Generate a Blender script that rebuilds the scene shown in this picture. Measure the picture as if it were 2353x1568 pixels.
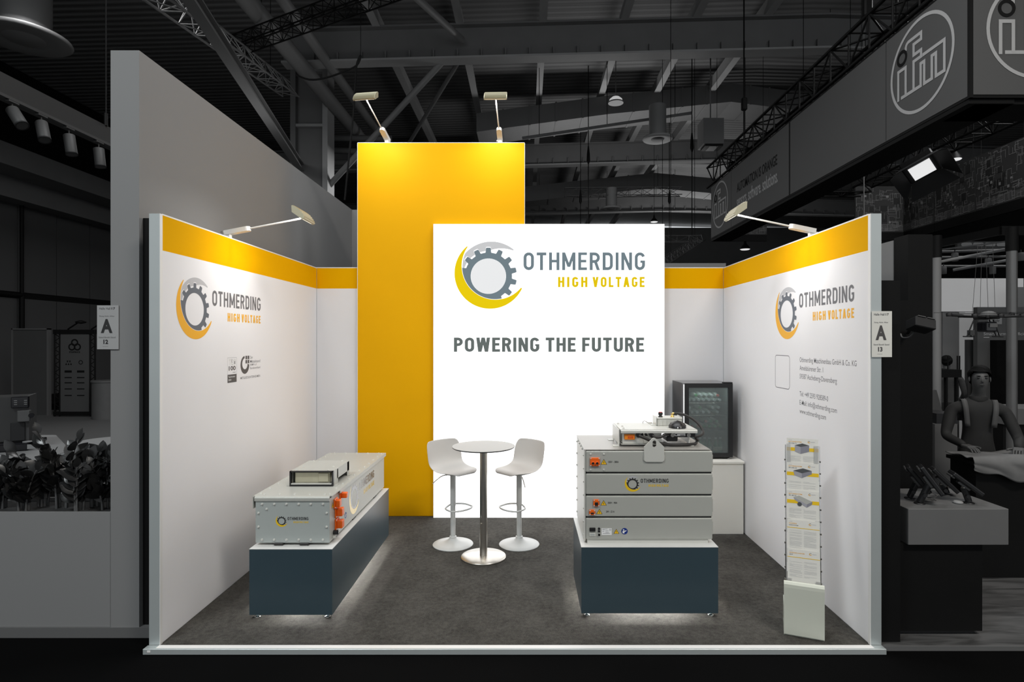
import bpy, bmesh, math, random
from mathutils import Vector, Matrix, Euler
R = math.radians
random.seed(7)
for _o in list(bpy.data.objects):
    bpy.data.objects.remove(_o)
C = bpy.context.scene.collection
scene = bpy.context.scene

# ------------------------------------------------------------------ camera
F = 1340.0                      # focal length in pixels of the 2353 wide frame
PX, PY = 1210.0, 783.0          # principal point (vanishing point of the booth)
ZC = 2.0824                    # eye height above the booth carpet
cam_data = bpy.data.cameras.new('camera')
cam_data.sensor_width = 36.0
cam_data.lens = F * 36.0 / 2353.0
cam_data.shift_x = -(PX - 1176.5) / 2353.0
cam_data.shift_y = (PY - 784.0) / 2353.0
cam_data.clip_end = 300
cam = bpy.data.objects.new('camera', cam_data)
C.objects.link(cam)
cam.location = (0, 0, ZC)
cam.rotation_euler = (R(90), 0, 0)
scene.camera = cam

# ------------------------------------------------------------------ light of the hall
scene.view_settings.view_transform = 'Standard'
scene.view_settings.look = 'None'
scene.view_settings.exposure = 0.0
scene.view_settings.gamma = 1.0
scene.view_settings.use_curve_mapping = False
world = bpy.data.worlds.new('hall_air')
scene.world = world
world.use_nodes = True
_bg = world.node_tree.nodes['Background']
_bg.inputs[0].default_value = (0.93, 0.97, 1.0, 1)
_bg.inputs[1].default_value = 0.70

def area_light(name, loc, rot, sx, sy, power, color=(1, 1, 1), spread=180):
    d = bpy.data.lights.new(name, 'AREA')
    d.shape = 'RECTANGLE'; d.size = sx; d.size_y = sy
    d.energy = power; d.color = color; d.spread = R(spread)
    o = bpy.data.objects.new(name, d); C.objects.link(o)
    o.location = loc; o.rotation_euler = rot
    o['kind'] = 'helper'
    return o
# high-bay hall lamps under the roof, plus added lights for the background
area_light('hall_light', (-1.2, 5.6, 8.6), (0, 0, 0), 3.0, 1.2, 160, (0.98, 0.99, 1.0))
area_light('hall_light', (1.6, 5.2, 8.6), (0, 0, 0), 3.0, 1.2, 130, (0.98, 0.99, 1.0))
area_light('hall_light', (-4.5, -1.0, 8.6), (0, 0, 0), 3.0, 1.2, 520, (0.92, 0.98, 1.0))
area_light('hall_light', (4.5, -1.0, 8.6), (0, 0, 0), 3.0, 1.2, 520, (1.0, 0.95, 0.88))
area_light('hall_light', (-2.7, 18, 7.8), (0, 0, 0), 2.0, 1.5, 260)  # added background light, kept out of sight behind the tower
area_light('hall_light', (9, 9, 8.3), (0, 0, 0), 3.0, 2.0, 240)
area_light('hall_light', (-8, 10, 8.3), (0, 0, 0), 3.0, 2.0, 200)
area_light('hall_light', (1.2, 30, 7.6), (0, 0, 0), 10.0, 2.0, 350)  # added background light, kept out of sight behind the light box
# added fill lights brightening the roof from below, not lamps of the hall
for _p, _w in (((3.0, 20, 6.6), 120), ((9.0, 31, 6.6), 180), ((-5.0, 13, 6.2), 16), ((4.0, 9.5, 7.4), 28)):
    area_light('roof_fill', _p, (R(180), 0, 0), 6.0, 1.0, _w)

# ------------------------------------------------------------------ helpers
def at(px, py, Y):
    """point of the photograph at depth Y -> place in the hall"""
    return Vector(((px - PX) * Y / F, Y, ZC - (py - PY) * Y / F))

MATS = {}
def mat(name, col, rough=0.5, metal=0.0, emit=None, var=0.05, scale=6.0, bump=0.0, bscale=200.0, spec=0.5, aniso=None):
    if name in MATS: return MATS[name]
    m = bpy.data.materials.new(name); m.use_nodes = True
    nt = m.node_tree; N = nt.nodes; L = nt.links
    b = N['Principled BSDF']
    b.inputs['Roughness'].default_value = rough
    b.inputs['Metallic'].default_value = metal
    b.inputs['Specular IOR Level'].default_value = spec
    tc = N.new('ShaderNodeTexCoord')
    nz = N.new('ShaderNodeTexNoise'); nz.inputs['Scale'].default_value = scale; nz.inputs['Detail'].default_value = 3
    L.new(tc.outputs['Object'], nz.inputs['Vector'])
    mp = N.new('ShaderNodeMapRange')
    mp.inputs['To Min'].default_value = 1 - var; mp.inputs['To Max'].default_value = 1 + var
    L.new(nz.outputs['Fac'], mp.inputs['Value'])
    mx = N.new('ShaderNodeMix'); mx.data_type = 'RGBA'; mx.blend_type = 'MULTIPLY'
    mx.inputs['Factor'].default_value = 1
    mx.inputs[6].default_value = (*col, 1)
    L.new(mp.outputs['Result'], mx.inputs[7])
    L.new(mx.outputs[2], b.inputs['Base Color'])
    if emit is not None:
        e, s = emit
        b.inputs['Emission Color'].default_value = (*e, 1)
        b.inputs['Emission Strength'].default_value = s
    if bump:
        n2 = N.new('ShaderNodeTexNoise'); n2.inputs['Scale'].default_value = bscale; n2.inputs['Detail'].default_value = 2
        L.new(tc.outputs['Object'], n2.inputs['Vector'])
        bp = N.new('ShaderNodeBump'); bp.inputs['Strength'].default_value = bump; bp.inputs['Distance'].default_value = 0.002
        L.new(n2.outputs['Fac'], bp.inputs['Height']); L.new(bp.outputs['Normal'], b.inputs['Normal'])
    MATS[name] = m
    return m

class MB:
    """mesh collector"""
    def __init__(s):
        s.v = []; s.f = []; s.sm = []
    def add(s, vs, fs, smooth=False):
        o = len(s.v)
        s.v += [Vector(p) for p in vs]
        for f in fs:
            s.f.append(tuple(i + o for i in f)); s.sm.append(smooth)
        return s
    def box(s, x0, x1, y0, y1, z0, z1, M=None):
        vs = [Vector(p) for p in ((x0,y0,z0),(x1,y0,z0),(x1,y1,z0),(x0,y1,z0),(x0,y0,z1),(x1,y0,z1),(x1,y1,z1),(x0,y1,z1))]
        if M: vs = [M @ p for p in vs]
        return s.add(vs, [(0,3,2,1),(4,5,6,7),(0,1,5,4),(1,2,6,5),(2,3,7,6),(3,0,4,7)])
    def rbox(s, x0, x1, y0, y1, z0, z1, b=0.004, seg=2, M=None):
        """box with rounded edges"""
        bm = bmesh.new(); bmesh.ops.create_cube(bm, size=1)
        for v in bm.verts:
            v.co = Vector(((x0+x1)/2 + v.co.x*(x1-x0), (y0+y1)/2 + v.co.y*(y1-y0), (z0+z1)/2 + v.co.z*(z1-z0)))
        bmesh.ops.bevel(bm, geom=list(bm.edges), offset=b, segments=seg, affect='EDGES', profile=0.5)
        bm.verts.index_update()
        s.add([(M @ v.co) if M else v.co.copy() for v in bm.verts], [tuple(v.index for v in f.verts) for f in bm.faces], False)
        bm.free(); return s
    def tube(s, p0, p1, r, n=10, r1=None, cap=True):
        p0, p1 = Vector(p0), Vector(p1); r1 = r if r1 is None else r1
        d = (p1 - p0).normalized()
        a = d.orthogonal().normalized(); b = d.cross(a)
        vs = []
        for p, q in ((p0, r), (p1, r1)):
            for i in range(n):
                t = 2*math.pi*i/n
                vs.append(p + (a*math.cos(t) + b*math.sin(t))*q)
        s.add(vs, [(i, (i+1) % n, n+(i+1) % n, n+i) for i in range(n)], True)
        if cap:
            s.add(vs[:n], [tuple(range(n-1, -1, -1))]); s.add(vs[n:], [tuple(range(n))])
        return s
    def path(s, pts, r, n=8, closed=False, cap=True):
        pts = [Vector(p) for p in pts]; k = len(pts)
        rings = []; up = None
        for i, p in enumerate(pts):
            if closed: d = (pts[(i+1) % k] - pts[i-1]).normalized()
            else: d = (pts[min(i+1, k-1)] - pts[max(i-1, 0)]).normalized()
            if up is None: up = d.orthogonal().normalized()
            up = (up - d*up.dot(d)).normalized(); b = d.cross(up)
            rings.append([p + (up*math.cos(2*math.pi*j/n) + b*math.sin(2*math.pi*j/n))*r for j in range(n)])
        vs = [v for q in rings for v in q]; fs = []
        for i in range(k if closed else k-1):
            a, b2 = i*n, ((i+1) % k)*n
            for j in range(n): fs.append((a+j, a+(j+1) % n, b2+(j+1) % n, b2+j))
        s.add(vs, fs, True)
        if not closed and cap:
            s.add(rings[0], [tuple(range(n-1, -1, -1))]); s.add(rings[-1], [tuple(range(n))])
        return s
    def lathe(s, prof, c=(0,0,0), n=32, M=None, smooth=True):
        """prof: (radius, z) from bottom to top round the z axis"""
        c = Vector(c); vs = []; fs = []
        for r, z in prof:
            for i in range(n):
                t = 2*math.pi*i/n
                p = Vector((r*math.cos(t), r*math.sin(t), z))
                vs.append((M @ p if M else p) + c)
        for k in range(len(prof)-1):
            for i in range(n):
                fs.append((k*n+i, k*n+(i+1) % n, (k+1)*n+(i+1) % n, (k+1)*n+i))
        s.add(vs, fs, smooth)
        if prof[0][0] > 1e-6: s.add(vs[:n], [tuple(range(n-1, -1, -1))])
        if prof[-1][0] > 1e-6: s.add(vs[-n:], [tuple(range(n))])
        return s
    def prism(s, poly, o, u, v, w):
        """polygon (2d) in the plane o,u,v pushed along vector w"""
        o, u, v, w = Vector(o), Vector(u), Vector(v), Vector(w); n = len(poly)
        A = [o + u*a + v*b for a, b in poly]; B = [p + w for p in A]
        s.add(A + B, [tuple(range(n-1, -1, -1)), tuple(range(n, 2*n))] + [(i, (i+1) % n, n+(i+1) % n, n+i) for i in range(n)])
        return s

WL = {}
def ob(name, mb, m, parent=None, local=False, kind=None, solid=None):
    """ONE mesh object out of a collector; vertices in world space unless local"""
    me = bpy.data.meshes.new(name)
    vs = mb.v
    o = bpy.data.objects.new(name, me); C.objects.link(o)
    if local:
        loc = Vector((0, 0, 0)); w = Vector((0, 0, 0))
    else:
        lo = Vector([min(p[i] for p in vs) for i in range(3)]); hi = Vector([max(p[i] for p in vs) for i in range(3)])
        w = Vector(((lo.x+hi.x)/2, (lo.y+hi.y)/2, lo.z))
        loc = w - (WL[parent.name] if parent else Vector((0, 0, 0)))
    me.from_pydata([tuple(p - w) for p in vs], [], mb.f)
    me.polygons.foreach_set('use_smooth', mb.sm)
    me.materials.append(MATS[m] if isinstance(m, str) else m)
    me.update()
    o.location = loc
    WL[o.name] = w
    if parent: o.parent = parent
    if kind: o['kind'] = kind
    if solid:
        md = o.modifiers.new('thickness', 'SOLIDIFY'); md.thickness = solid; md.offset = 0
    return o
def tag(o, label, cat, group=None, kind=None):
    if label: o['label'] = label
    if cat: o['category'] = cat
    if group: o['group'] = group
    if kind: o['kind'] = kind
    return o
def thing(name, label, cat, loc=(0, 0, 0), rz=0.0, group=None):
    o = bpy.data.objects.new(name, None); C.objects.link(o)
    o.empty_display_size = 0.1
    o.location = loc; o.rotation_euler = (0, 0, rz)
    WL[o.name] = Vector(loc)
    return tag(o, label, cat, group)
def struct(name, mb, m, label=None):
    o = ob(name, mb, m); o['kind'] = 'structure'
    if label: o['label'] = label
    return o
def copy_tree(o, parent=None):
    c = o.copy(); C.objects.link(c)
    if parent: c.parent = parent
    WL[c.name] = WL.get(o.name, Vector((0, 0, 0)))
    for ch in list(o.children): copy_tree(ch, c)
    return c

# ------------------------------------------------------------------ flat print
class P2:
    """flat shapes on a (u, v) sheet; each stroke gets its own hair-thin layer so that crossing strokes never share a plane"""
    def __init__(s): s.v = []; s.f = []; s.lay = []; s.k = 0
    def _lay(s, n): s.lay += [s.k]*n; s.k = (s.k + 1) % 7
    def poly(s, pts):
        o = len(s.v); s.v += [tuple(p) for p in pts]; s.f.append(tuple(range(o, o+len(pts)))); s._lay(len(pts)); return s
    def strip(s, A, B, closed=False):
        o = len(s.v); n = len(A); s.v += [tuple(p) for p in A] + [tuple(p) for p in B]; s._lay(2*n)
        for i in range(n if closed else n-1):
            j = (i+1) % n
            s.f.append((o+i, o+j, o+n+j, o+n+i))
        return s
    def rect(s, a0, b0, a1, b1): return s.poly([(a0,b0),(a1,b0),(a1,b1),(a0,b1)])
    def disc(s, c, r, n=32): return s.poly([(c[0]+r*math.cos(2*math.pi*i/n), c[1]+r*math.sin(2*math.pi*i/n)) for i in range(n)])
    def ring(s, c, r0, r1, n=48, a0=0, a1=360):
        full = abs(a1-a0) >= 360; k = n if full else n+1
        T = [R(a0 + (a1-a0)*i/n) for i in range(k)]
        return s.strip([(c[0]+r0*math.cos(t), c[1]+r0*math.sin(t)) for t in T], [(c[0]+r1*math.cos(t), c[1]+r1*math.sin(t)) for t in T], full)
    def stroke(s, pts, w, closed=False):
        n = len(pts); A = []; B = []
        for i in range(n):
            p = Vector(pts[i])
            d0 = (p - Vector(pts[i-1])) if (i or closed) else None
            d1 = (Vector(pts[(i+1) % n]) - p) if (i < n-1 or closed) else None
            if d0 is None: d0 = d1
            if d1 is None: d1 = d0
            d0 = d0.normalized(); d1 = d1.normalized()
            n0 = Vector((-d0.y, d0.x)); n1 = Vector((-d1.y, d1.x))
            mt = n0 + n1
            if mt.length < 1e-6: mt = n0
            mt.normalize(); k = max(mt.dot(n0), 0.35)
            A.append(tuple(p + mt*(w/2/k))); B.append(tuple(p - mt*(w/2/k)))
        return s.strip(A, B, closed)
    def xf(s, ou=0, ov=0, su=1, sv=1):
        s.v = [(ou + a*su, ov + b*sv) for a, b in s.v]; return s
    def join(s, q, ou=0, ov=0, su=1, sv=1):
        o = len(s.v); s.v += [(ou + a*su, ov + b*sv) for a, b in q.v]; s.lay += q.lay
        s.f += [tuple(i+o for i in f) for f in q.f]; return s
    def bounds(s):
        return min(p[0] for p in s.v), max(p[0] for p in s.v), min(p[1] for p in s.v), max(p[1] for p in s.v)
    def fit(s, u0, u1, v0, v1):
        a, b, c, d = s.bounds()
        su = (u1-u0)/(b-a); sv = (v1-v0)/(d-c)
        s.v = [(u0 + (p-a)*su, v0 + (q-c)*sv) for p, q in s.v]; return s

def flat(name, p2, fr, m, parent=None, off=0.0003, local=False, kind=None):
    o, u, v = Vector(fr[0]), Vector(fr[1]), Vector(fr[2]); n = u.cross(v).normalized()
    mb = MB()
    mb.add([o + u*a + v*b + n*(off + k*5e-5) for (a, b), k in zip(p2.v, p2.lay)], p2.f)
    return ob(name, mb, m, parent, local, kind)

def arc(cx, cy, r, a0, a1, n=8, ry=None):
    ry = ry or r
    return [(cx + r*math.cos(R(a0+(a1-a0)*i/n)), cy + ry*math.sin(R(a0+(a1-a0)*i/n))) for i in range(n+1)]

GW = dict(O=.58, T=.54, H=.58, M=.74, E=.49, R=.57, D=.57, I=.17, N=.60, G=.57, V=.60, L=.47, A=.62, P=.55, W=.86, U=.57, F=.48)
def glyph(c, w):
    q = P2(); W = GW[c]; h = w/2; r = (W-w)/2
    def diag(x0, y0, x1, y1, d): q.poly([(x0,y0),(x0+d,y0),(x1+d,y1),(x1,y1)])
    if c == 'O': q.stroke(arc(W/2, 1-h-r, r, 0, 180, 12) + arc(W/2, h+r, r, 180, 360, 12), w, True)
    elif c == 'G':
        q.stroke(arc(W/2, 1-h-r, r, 12, 180, 12) + arc(W/2, h+r, r, 180, 360, 12) + [(W-h, .44)], w)
        q.rect(W*.54, .41, W, .54)
    elif c == 'T': q.rect(0, 1-w, W, 1).rect(W/2-h, 0, W/2+h, 1-w)
    elif c == 'H': q.rect(0, 0, w, 1).rect(W-w, 0, W, 1).rect(w, .43, W-w, .43+w*.92)
    elif c == 'I': q.rect(0, 0, w, 1)
    elif c == 'L': q.rect(0, 0, w, 1).rect(w, 0, W, w*.95)
    elif c == 'E': q.rect(0, 0, w, 1).rect(w, 0, W, w*.92).rect(w, .43, W*.92, .43+w*.92).rect(w, 1-w*.92, W, 1)
    elif c == 'F': q.rect(0, 0, w, 1).rect(w, .40, W*.92, .40+w*.92).rect(w, 1-w*.92, W, 1)
    elif c == 'N':
        q.rect(0, 0, w, 1).rect(W-w, 0, W, 1); diag(W-w*1.06, 0, 0.0, 1, w*1.06)
    elif c == 'M':
        q.rect(0, 0, w, 1).rect(W-w, 0, W, 1); diag(W/2-w*.48, .18, 0.0, 1, w*.98); diag(W/2-w*.50, .18, W-w*.98, 1, w*.98)
    elif c == 'V': diag(W/2-w*.55, 0, 0, 1, w*1.1); diag(W/2-w*.55, 0, W-w*1.1, 1, w*1.1)
    elif c == 'A':
        diag(0, 0, W/2-w*.55, 1, w*1.1); diag(W-w*1.1, 0, W/2-w*.55, 1, w*1.1); q.rect(W*.25, .2, W*.75, .2+w*.85)
    elif c == 'W':
        a = W*.27
        diag(a-w*.55, 0, 0, 1, w*1.05); diag(a-w*.55, 0, W/2-w*.52, 1, w*1.05)
        diag(W-a-w*.5, 0, W/2-w*.52, 1, w*1.05); diag(W-a-w*.5, 0, W-w*1.05, 1, w*1.05)
    elif c == 'U': q.stroke([(h, 1)] + arc(W/2, h+r, r, 180, 360, 12) + [(W-h, 1)], w)
    elif c == 'D':
        rr = r*.95
        q.rect(0, 0, w, 1); q.stroke([(h, 1-h)] + arc(W-h-rr, 1-h-rr, rr, 90, 0, 6) + arc(W-h-rr, h+rr, rr, 0, -90, 6) + [(h, h)], w)
    elif c in 'PR':
        y0 = .40; rr = (1-h-y0-h)/2
        q.rect(0, 0, w, 1); q.stroke([(h, 1-h)] + arc(W-h-rr, 1-h-rr, rr, 90, -90, 10) + [(h, y0+h)], w)
        if c == 'R': diag(W-w*1.05, 0, W*.40, y0+h, w*1.05)
    return q
def caps(s, w=.19, gap=.14, space=.26):
    q = P2(); x = 0
    for c in s:
        if c == ' ': x += space; continue
        q.join(glyph(c, w), x, 0); x += (w if c == 'I' else GW[c]) + gap
    return q

_TXT = {}
def txt(s, bold=0.0):
    """text in the built-in face, as flat triangles"""
    key = (s, bold)
    if key not in _TXT:
        cu = bpy.data.curves.new('t', 'FONT'); cu.body = s; cu.size = 1; cu.offset = bold; cu.resolution_u = 3
        o = bpy.data.objects.new('t', cu); C.objects.link(o)
        dg = bpy.context.evaluated_depsgraph_get(); dg.update()
        me = bpy.data.meshes.new_from_object(o.evaluated_get(dg))
        _TXT[key] = ([(v.co.x, v.co.y) for v in me.vertices], [tuple(p.vertices) for p in me.polygons])
        bpy.data.objects.remove(o); bpy.data.curves.remove(cu); bpy.data.meshes.remove(me)
    q = P2(); q.v = list(_TXT[key][0]); q.f = list(_TXT[key][1]); q.lay = [0]*len(q.v); return q

# ------------------------------------------------------------------ the gear emblem (unit: radius of the outer crescent about 1)
K = 1/331.0
def emb_profile(th, grow=0.0):
    """gear outline radius at angle th (deg) about the gear centre, cut by the crescent circle"""
    t = ((th - 90 + 12.857) % 25.714) - 12.857
    a = abs(t)
    if a < 4.9: r = 265
    elif a < 6.6: r = 265 - (a-4.9)/1.7*45
    else: r = 219
    r += grow
    cx, cy, Rr = 62, 92, 306 + grow*.6
    dx, dy = math.cos(R(th)), math.sin(R(th))
    b = -(dx*cx + dy*cy); disc = b*b - (cx*cx + cy*cy - Rr*Rr)
    d = -b + math.sqrt(max(disc, 0))
    if 150 < (th % 360) < 310: r = min(r, d) if th % 360 < 168 or th % 360 > 300 else d
    return r
def emb_yellow():
    c, Ro = (15, 27), 331; ic, Ri = (64, 94), 313
    A = []; B = []
    for i in range(65):
        th = 130 + (335-130)*i/64
        dx, dy = math.cos(R(th)), math.sin(R(th))
        ox, oy = c[0]-ic[0], c[1]-ic[1]
        b = dx*ox + dy*oy; cc = ox*ox + oy*oy - Ri*Ri
        t = -b + math.sqrt(max(b*b - cc, 0))
        A.append((c[0]+dx*Ro, c[1]+dy*Ro)); t = min(t, Ro-5); B.append((c[0]+dx*t, c[1]+dy*t))
    return P2().strip(A, B).xf(0, 0, K, K)
def emb_gear(grow=0.0, inner=165):
    T = [i*360/336 for i in range(336)]
    A = [(inner*math.cos(R(t)), inner*math.sin(R(t))) for t in T]
    B = [(emb_profile(t, grow)*math.cos(R(t)), emb_profile(t, grow)*math.sin(R(t))) for t in T]
    return P2().strip(A, B, True).xf(0, 0, K, K)
def emb_grey():
    A = []; B = []
    for i in range(60):
        th = 46 + (168-46)*i/59
        dx, dy = math.cos(R(th)), math.sin(R(th))
        def hit(c, Rr):
            b = -(dx*c[0] + dy*c[1]); return -b + math.sqrt(max(b*b - (c[0]**2 + c[1]**2 - Rr*Rr), 0))
        o = hit((28, -5), 328)
        o = min(o, hit((64, 94), 305)) if th > 120 else o
        n = hit((120, -60), 318) if th < 90 else 235
        n = min(n, o-6)
        A.append((dx*o, dy*o)); B.append((dx*n, dy*n))
    return P2().strip(A, B).xf(0, 0, K, K)
def brand(fr, parent, uc, vc, rad, m_gear, m_yel, m_txt, m_hv, m_grey=None, m_gap=None, w1=None, off=0.0004, local=False, m_disc=None):
    """emblem + lettering; (uc, vc) is the gear centre and rad the crescent radius on the sheet"""
    k = rad
    if m_grey: flat('emblem_swoosh', emb_grey().xf(uc, vc, k, k), fr, m_grey, parent, off, local)
    if m_gap: flat('emblem_outline', emb_gear(9).xf(uc, vc, k, k), fr, m_gap, parent, off+.0002, local)
    if m_disc: flat('emblem_disc', P2().disc((0, 0), 165*K, 48).xf(uc, vc, k, k), fr, m_disc, parent, off, local)
    flat('emblem_gear', emb_gear().xf(uc, vc, k, k), fr, m_gear, parent, off+.0004, local)
    flat('emblem_crescent', emb_yellow().xf(uc, vc, k, k), fr, m_yel, parent, off+.0004, local)
    # lettering placed as on the photographed lightbox, measured from the gear centre in crescent radii
    flat('lettering', caps('OTHMERDING', w=.168, gap=.15).fit(uc+.99*k, uc+4.41*k, vc+.17*k, vc+.67*k), fr, m_txt, parent, off+.0004, local)
    flat('lettering', caps('HIGH', w=.215, gap=.24).fit(uc+1.96*k, uc+2.79*k, vc-.31*k, vc-.02*k), fr, m_hv, parent, off+.0004, local)
    flat('lettering', caps('VOLTAGE', w=.215, gap=.21).fit(uc+2.93*k, uc+4.40*k, vc-.31*k, vc-.02*k), fr, m_hv, parent, off+.0004, local)

# ================================================================== materials
mat('white_fabric', (.80, .79, .80), .75, var=.02, scale=1.5, spec=.15)
mat('yellow_fabric', (.80, .40, .0005), .6, var=.02, scale=1.5, spec=.02)
mat('yellow_tower', (.84, .42, .0005), .5, var=.02, scale=1.5, spec=.10)
mat('aluminium', (.50, .54, .54), .38, .35, var=.03)
mat('white_trim', (.78, .77, .75), .4, var=.02)
mat('print_slate', (.105, .12, .145), .6, var=.02)
mat('print_grey', (.135, .135, .145), .6, var=.02)
mat('print_light', (.46, .46, .48), .6, var=.02)
mat('print_orange', (.83, .40, .004), .6, var=.02)
mat('print_black', (.02, .02, .021), .6, var=.02)
mat('print_dark', (.075, .07, .07), .6, var=.02)
mat('print_white', (.82, .82, .82), .6, var=.02)
mat('print_yellow', (.80, .52, .006), .55, var=.02)
mat('print_faint', (.60, .60, .58), .7, var=.02)
mat('paper', (.74, .73, .68), .6, var=.02)
mat('paper_warm', (.66, .64, .58), .6, var=.02)
mat('slate_plinth', (.036, .060, .075), .33, var=.05)
mat('plinth_top', (.72, .72, .70), .35, var=.02)
mat('case_metal', (.44, .445, .41), .42, .1, var=.03, bump=.05, bscale=900)
mat('case_front', (.42, .455, .44), .42, .1, var=.03, bump=.05, bscale=900)
mat('case_light', (.60, .60, .56), .42, .1, var=.03)
mat('zinc', (.56, .53, .40), .35, .7, var=.12, scale=14)
mat('steel', (.62, .60, .56), .25, 1.0, var=.04)
mat('brushed_steel', (.60, .57, .52), .30, 1.0, var=.06, scale=30)
mat('chrome', (.75, .75, .75), .10, 1.0, var=.02)
mat('orange_plastic', (.86, .135, .006), .4, var=.05)
mat('orange_amber', (.80, .24, .01), .4, var=.05)
mat('black_plastic', (.012, .012, .013), .4, var=.1)
mat('black_gloss', (.012, .012, .014), .12, var=.1)
mat('rubber', (.02, .018, .017), .5, var=.1)
mat('sign_blue', (.005, .03, .22), .5, var=.02)
mat('sign_yellow', (.90, .53, .008), .5, var=.02)
mat('red_plastic', (.55, .03, .03), .4, var=.05)
mat('brass', (.75, .52, .16), .3, 1.0, var=.05)
mat('stool_shell', (.54, .52, .495), .55, spec=.3, var=.02)
mat('stool_metal', (.62, .63, .62), .4, var=.02)
mat('laminate_top', (.46, .455, .44), .6, spec=.2, var=.02)
mat('cabinet_white', (.86, .83, .76), .5, var=.02)
mat('led_strip', (.9, .9, .9), .5, emit=((1, .98, .93), 260.0), var=0)
mat('lamp_glow', (.9, .9, .9), .4, emit=((1, .95, .86), 2.2), var=0)
mat('lamp_white', (.76, .74, .70), .35, var=.02)
mat('lamp_rib', (.50, .47, .34), .38, .35, var=.05)
mat('bolt_metal', (.74, .74, .70), .35, .25, var=.02)
mat('lid_dark_reflection', (.33, .315, .29), .38, .15, var=.04)  # darker than the case: reflection of the dark hall put into the colour
mat('black_flat', (.010, .010, .011), .6, var=.1)

def carpet_material():
    m = bpy.data.materials.new('carpet'); m.use_nodes = True
    nt = m.node_tree; N = nt.nodes; L = nt.links; b = N['Principled BSDF']
    b.inputs['Roughness'].default_value = .95; b.inputs['Specular IOR Level'].default_value = .1
    tc = N.new('ShaderNodeTexCoord')
    n1 = N.new('ShaderNodeTexNoise'); n1.inputs['Scale'].default_value = 3.2; n1.inputs['Detail'].default_value = 5; n1.inputs['Roughness'].default_value = .65
    n2 = N.new('ShaderNodeTexNoise'); n2.inputs['Scale'].default_value = 150; n2.inputs['Detail'].default_value = 4; n2.inputs['Roughness'].default_value = .8
    n3 = N.new('ShaderNodeTexNoise'); n3.inputs['Scale'].default_value = 28; n3.inputs['Detail'].default_value = 3
    for n in (n1, n2, n3): L.new(tc.outputs['Object'], n.inputs['Vector'])
    a = N.new('ShaderNodeMath'); a.operation = 'MULTIPLY_ADD'; a.inputs[1].default_value = .55
    L.new(n1.outputs['Fac'], a.inputs[0])
    a2 = N.new('ShaderNodeMath'); a2.operation = 'MULTIPLY_ADD'; a2.inputs[1].default_value = .45
    L.new(n3.outputs['Fac'], a2.inputs[0]); L.new(n2.outputs['Fac'], a2.inputs[2]); L.new(a2.outputs[0], a.inputs[2])
    cr = N.new('ShaderNodeValToRGB')
    cr.color_ramp.elements[0].position = .70; cr.color_ramp.elements[0].color = (.023, .0215, .019, 1)
    cr.color_ramp.elements[1].position = 1.28; cr.color_ramp.elements[1].color = (.104, .099, .089, 1)
    mr = N.new('ShaderNodeMapRange'); mr.inputs['From Min'].default_value = .72; mr.inputs['From Max'].default_value = 1.28
    L.new(a.outputs[0], mr.inputs['Value']); L.new(mr.outputs[0], cr.inputs['Fac'])
    cr.color_ramp.elements[0].position = 0; cr.color_ramp.elements[1].position = 1
    L.new(cr.outputs['Color'], b.inputs['Base Color'])
    bp = N.new('ShaderNodeBump'); bp.inputs['Strength'].default_value = .6; bp.inputs['Distance'].default_value = .004
    L.new(n2.outputs['Fac'], bp.inputs['Height']); L.new(bp.outputs['Normal'], b.inputs['Normal'])
    MATS['carpet'] = m
carpet_material()

# ================================================================== booth shell
YF, YB = 4.004, 6.96            # front edge and back wall of the booth
XL, XR = -2.507, 2.352          # inner faces of the side walls
TH = .072; HW = 2.951; HB = 2.703   # wall thickness, height, lower edge of the yellow band
struct('floor', MB().box(XL-TH, XR+TH, YF-.025, YB+.1, -.035, 0.0), 'carpet', 'dark grey mottled carpet covering the booth floor')
tr = struct('trim_1', MB().rbox(XL-TH-.008, XR+TH+.002, YF-.075, YF-.022, -.037, .001, .002, 1), 'aluminium', 'flat aluminium edging strip along the booth front')
ob('top_strip', MB().box(XL, XR, YF-.062, YF-.022, .001, .0025), 'white_trim', tr)
ob('clip', MB().rbox(XL-.05, XL-.028, YF-.078, YF-.07, -.022, -.008, .001, 1), 'white_trim', tr)

def side_wall(name, xi, sgn, label):
    xo = xi + sgn*TH
    w = struct(name, MB().box(min(xi, xo), max(xi, xo), YF-.02, YB+.07, 0, HW), 'aluminium', label)
    t = -sgn*.002
    def sl(nm, y0, y1, z0, z1, m, t=t): ob(nm, MB().box(min(xi, xi+t), max(xi, xi+t), y0, y1, z0, z1), m, w)
    sl('fabric_panel', YF+.008, YB-.004, .004, HB, 'white_fabric')
    sl('yellow_band', YF+.008, YB-.004, HB, HW-.006, 'yellow_fabric')
    sl('edge_profile', YF-.0205, YF+.006, .0, HW, 'white_trim', t*2)
    sl('top_profile', YF+.006, YB-.004, HW-.006, HW+.004, 'white_trim', t*1.5)
    for y in (YF+.75, YF+1.72, YF+2.32, YB-.06):
        ob('clamp', MB().rbox(min(xi, xo)+.012, max(xi, xo)-.012, y-.03, y+.03, HW, HW+.010, .003, 1), 'steel', w)
    return w
WLF = side_wall('wall_left', XL, -1, 'white fabric side wall with yellow top band, company emblem and two award marks')
WRT = side_wall('wall_right', XR, 1, 'white fabric side wall with yellow top band, company emblem and address')
wb = struct('wall_back', MB().box(XL, XR, YB, YB+.07, 0, HW), 'aluminium', 'white fabric rear wall with yellow top band')
ob('fabric_panel', MB().box(XL+.006, XR-.006, YB-.003, YB, .004, HB), 'white_fabric', wb)
ob('yellow_band', MB().box(XL+.006, XR-.006, YB-.003, YB, HB, HW-.004), 'yellow_fabric', wb)
ob('top_profile', MB().box(XL, XR, YB-.004, YB+.07, HW-.004, HW+.006), 'white_trim', wb)

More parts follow.
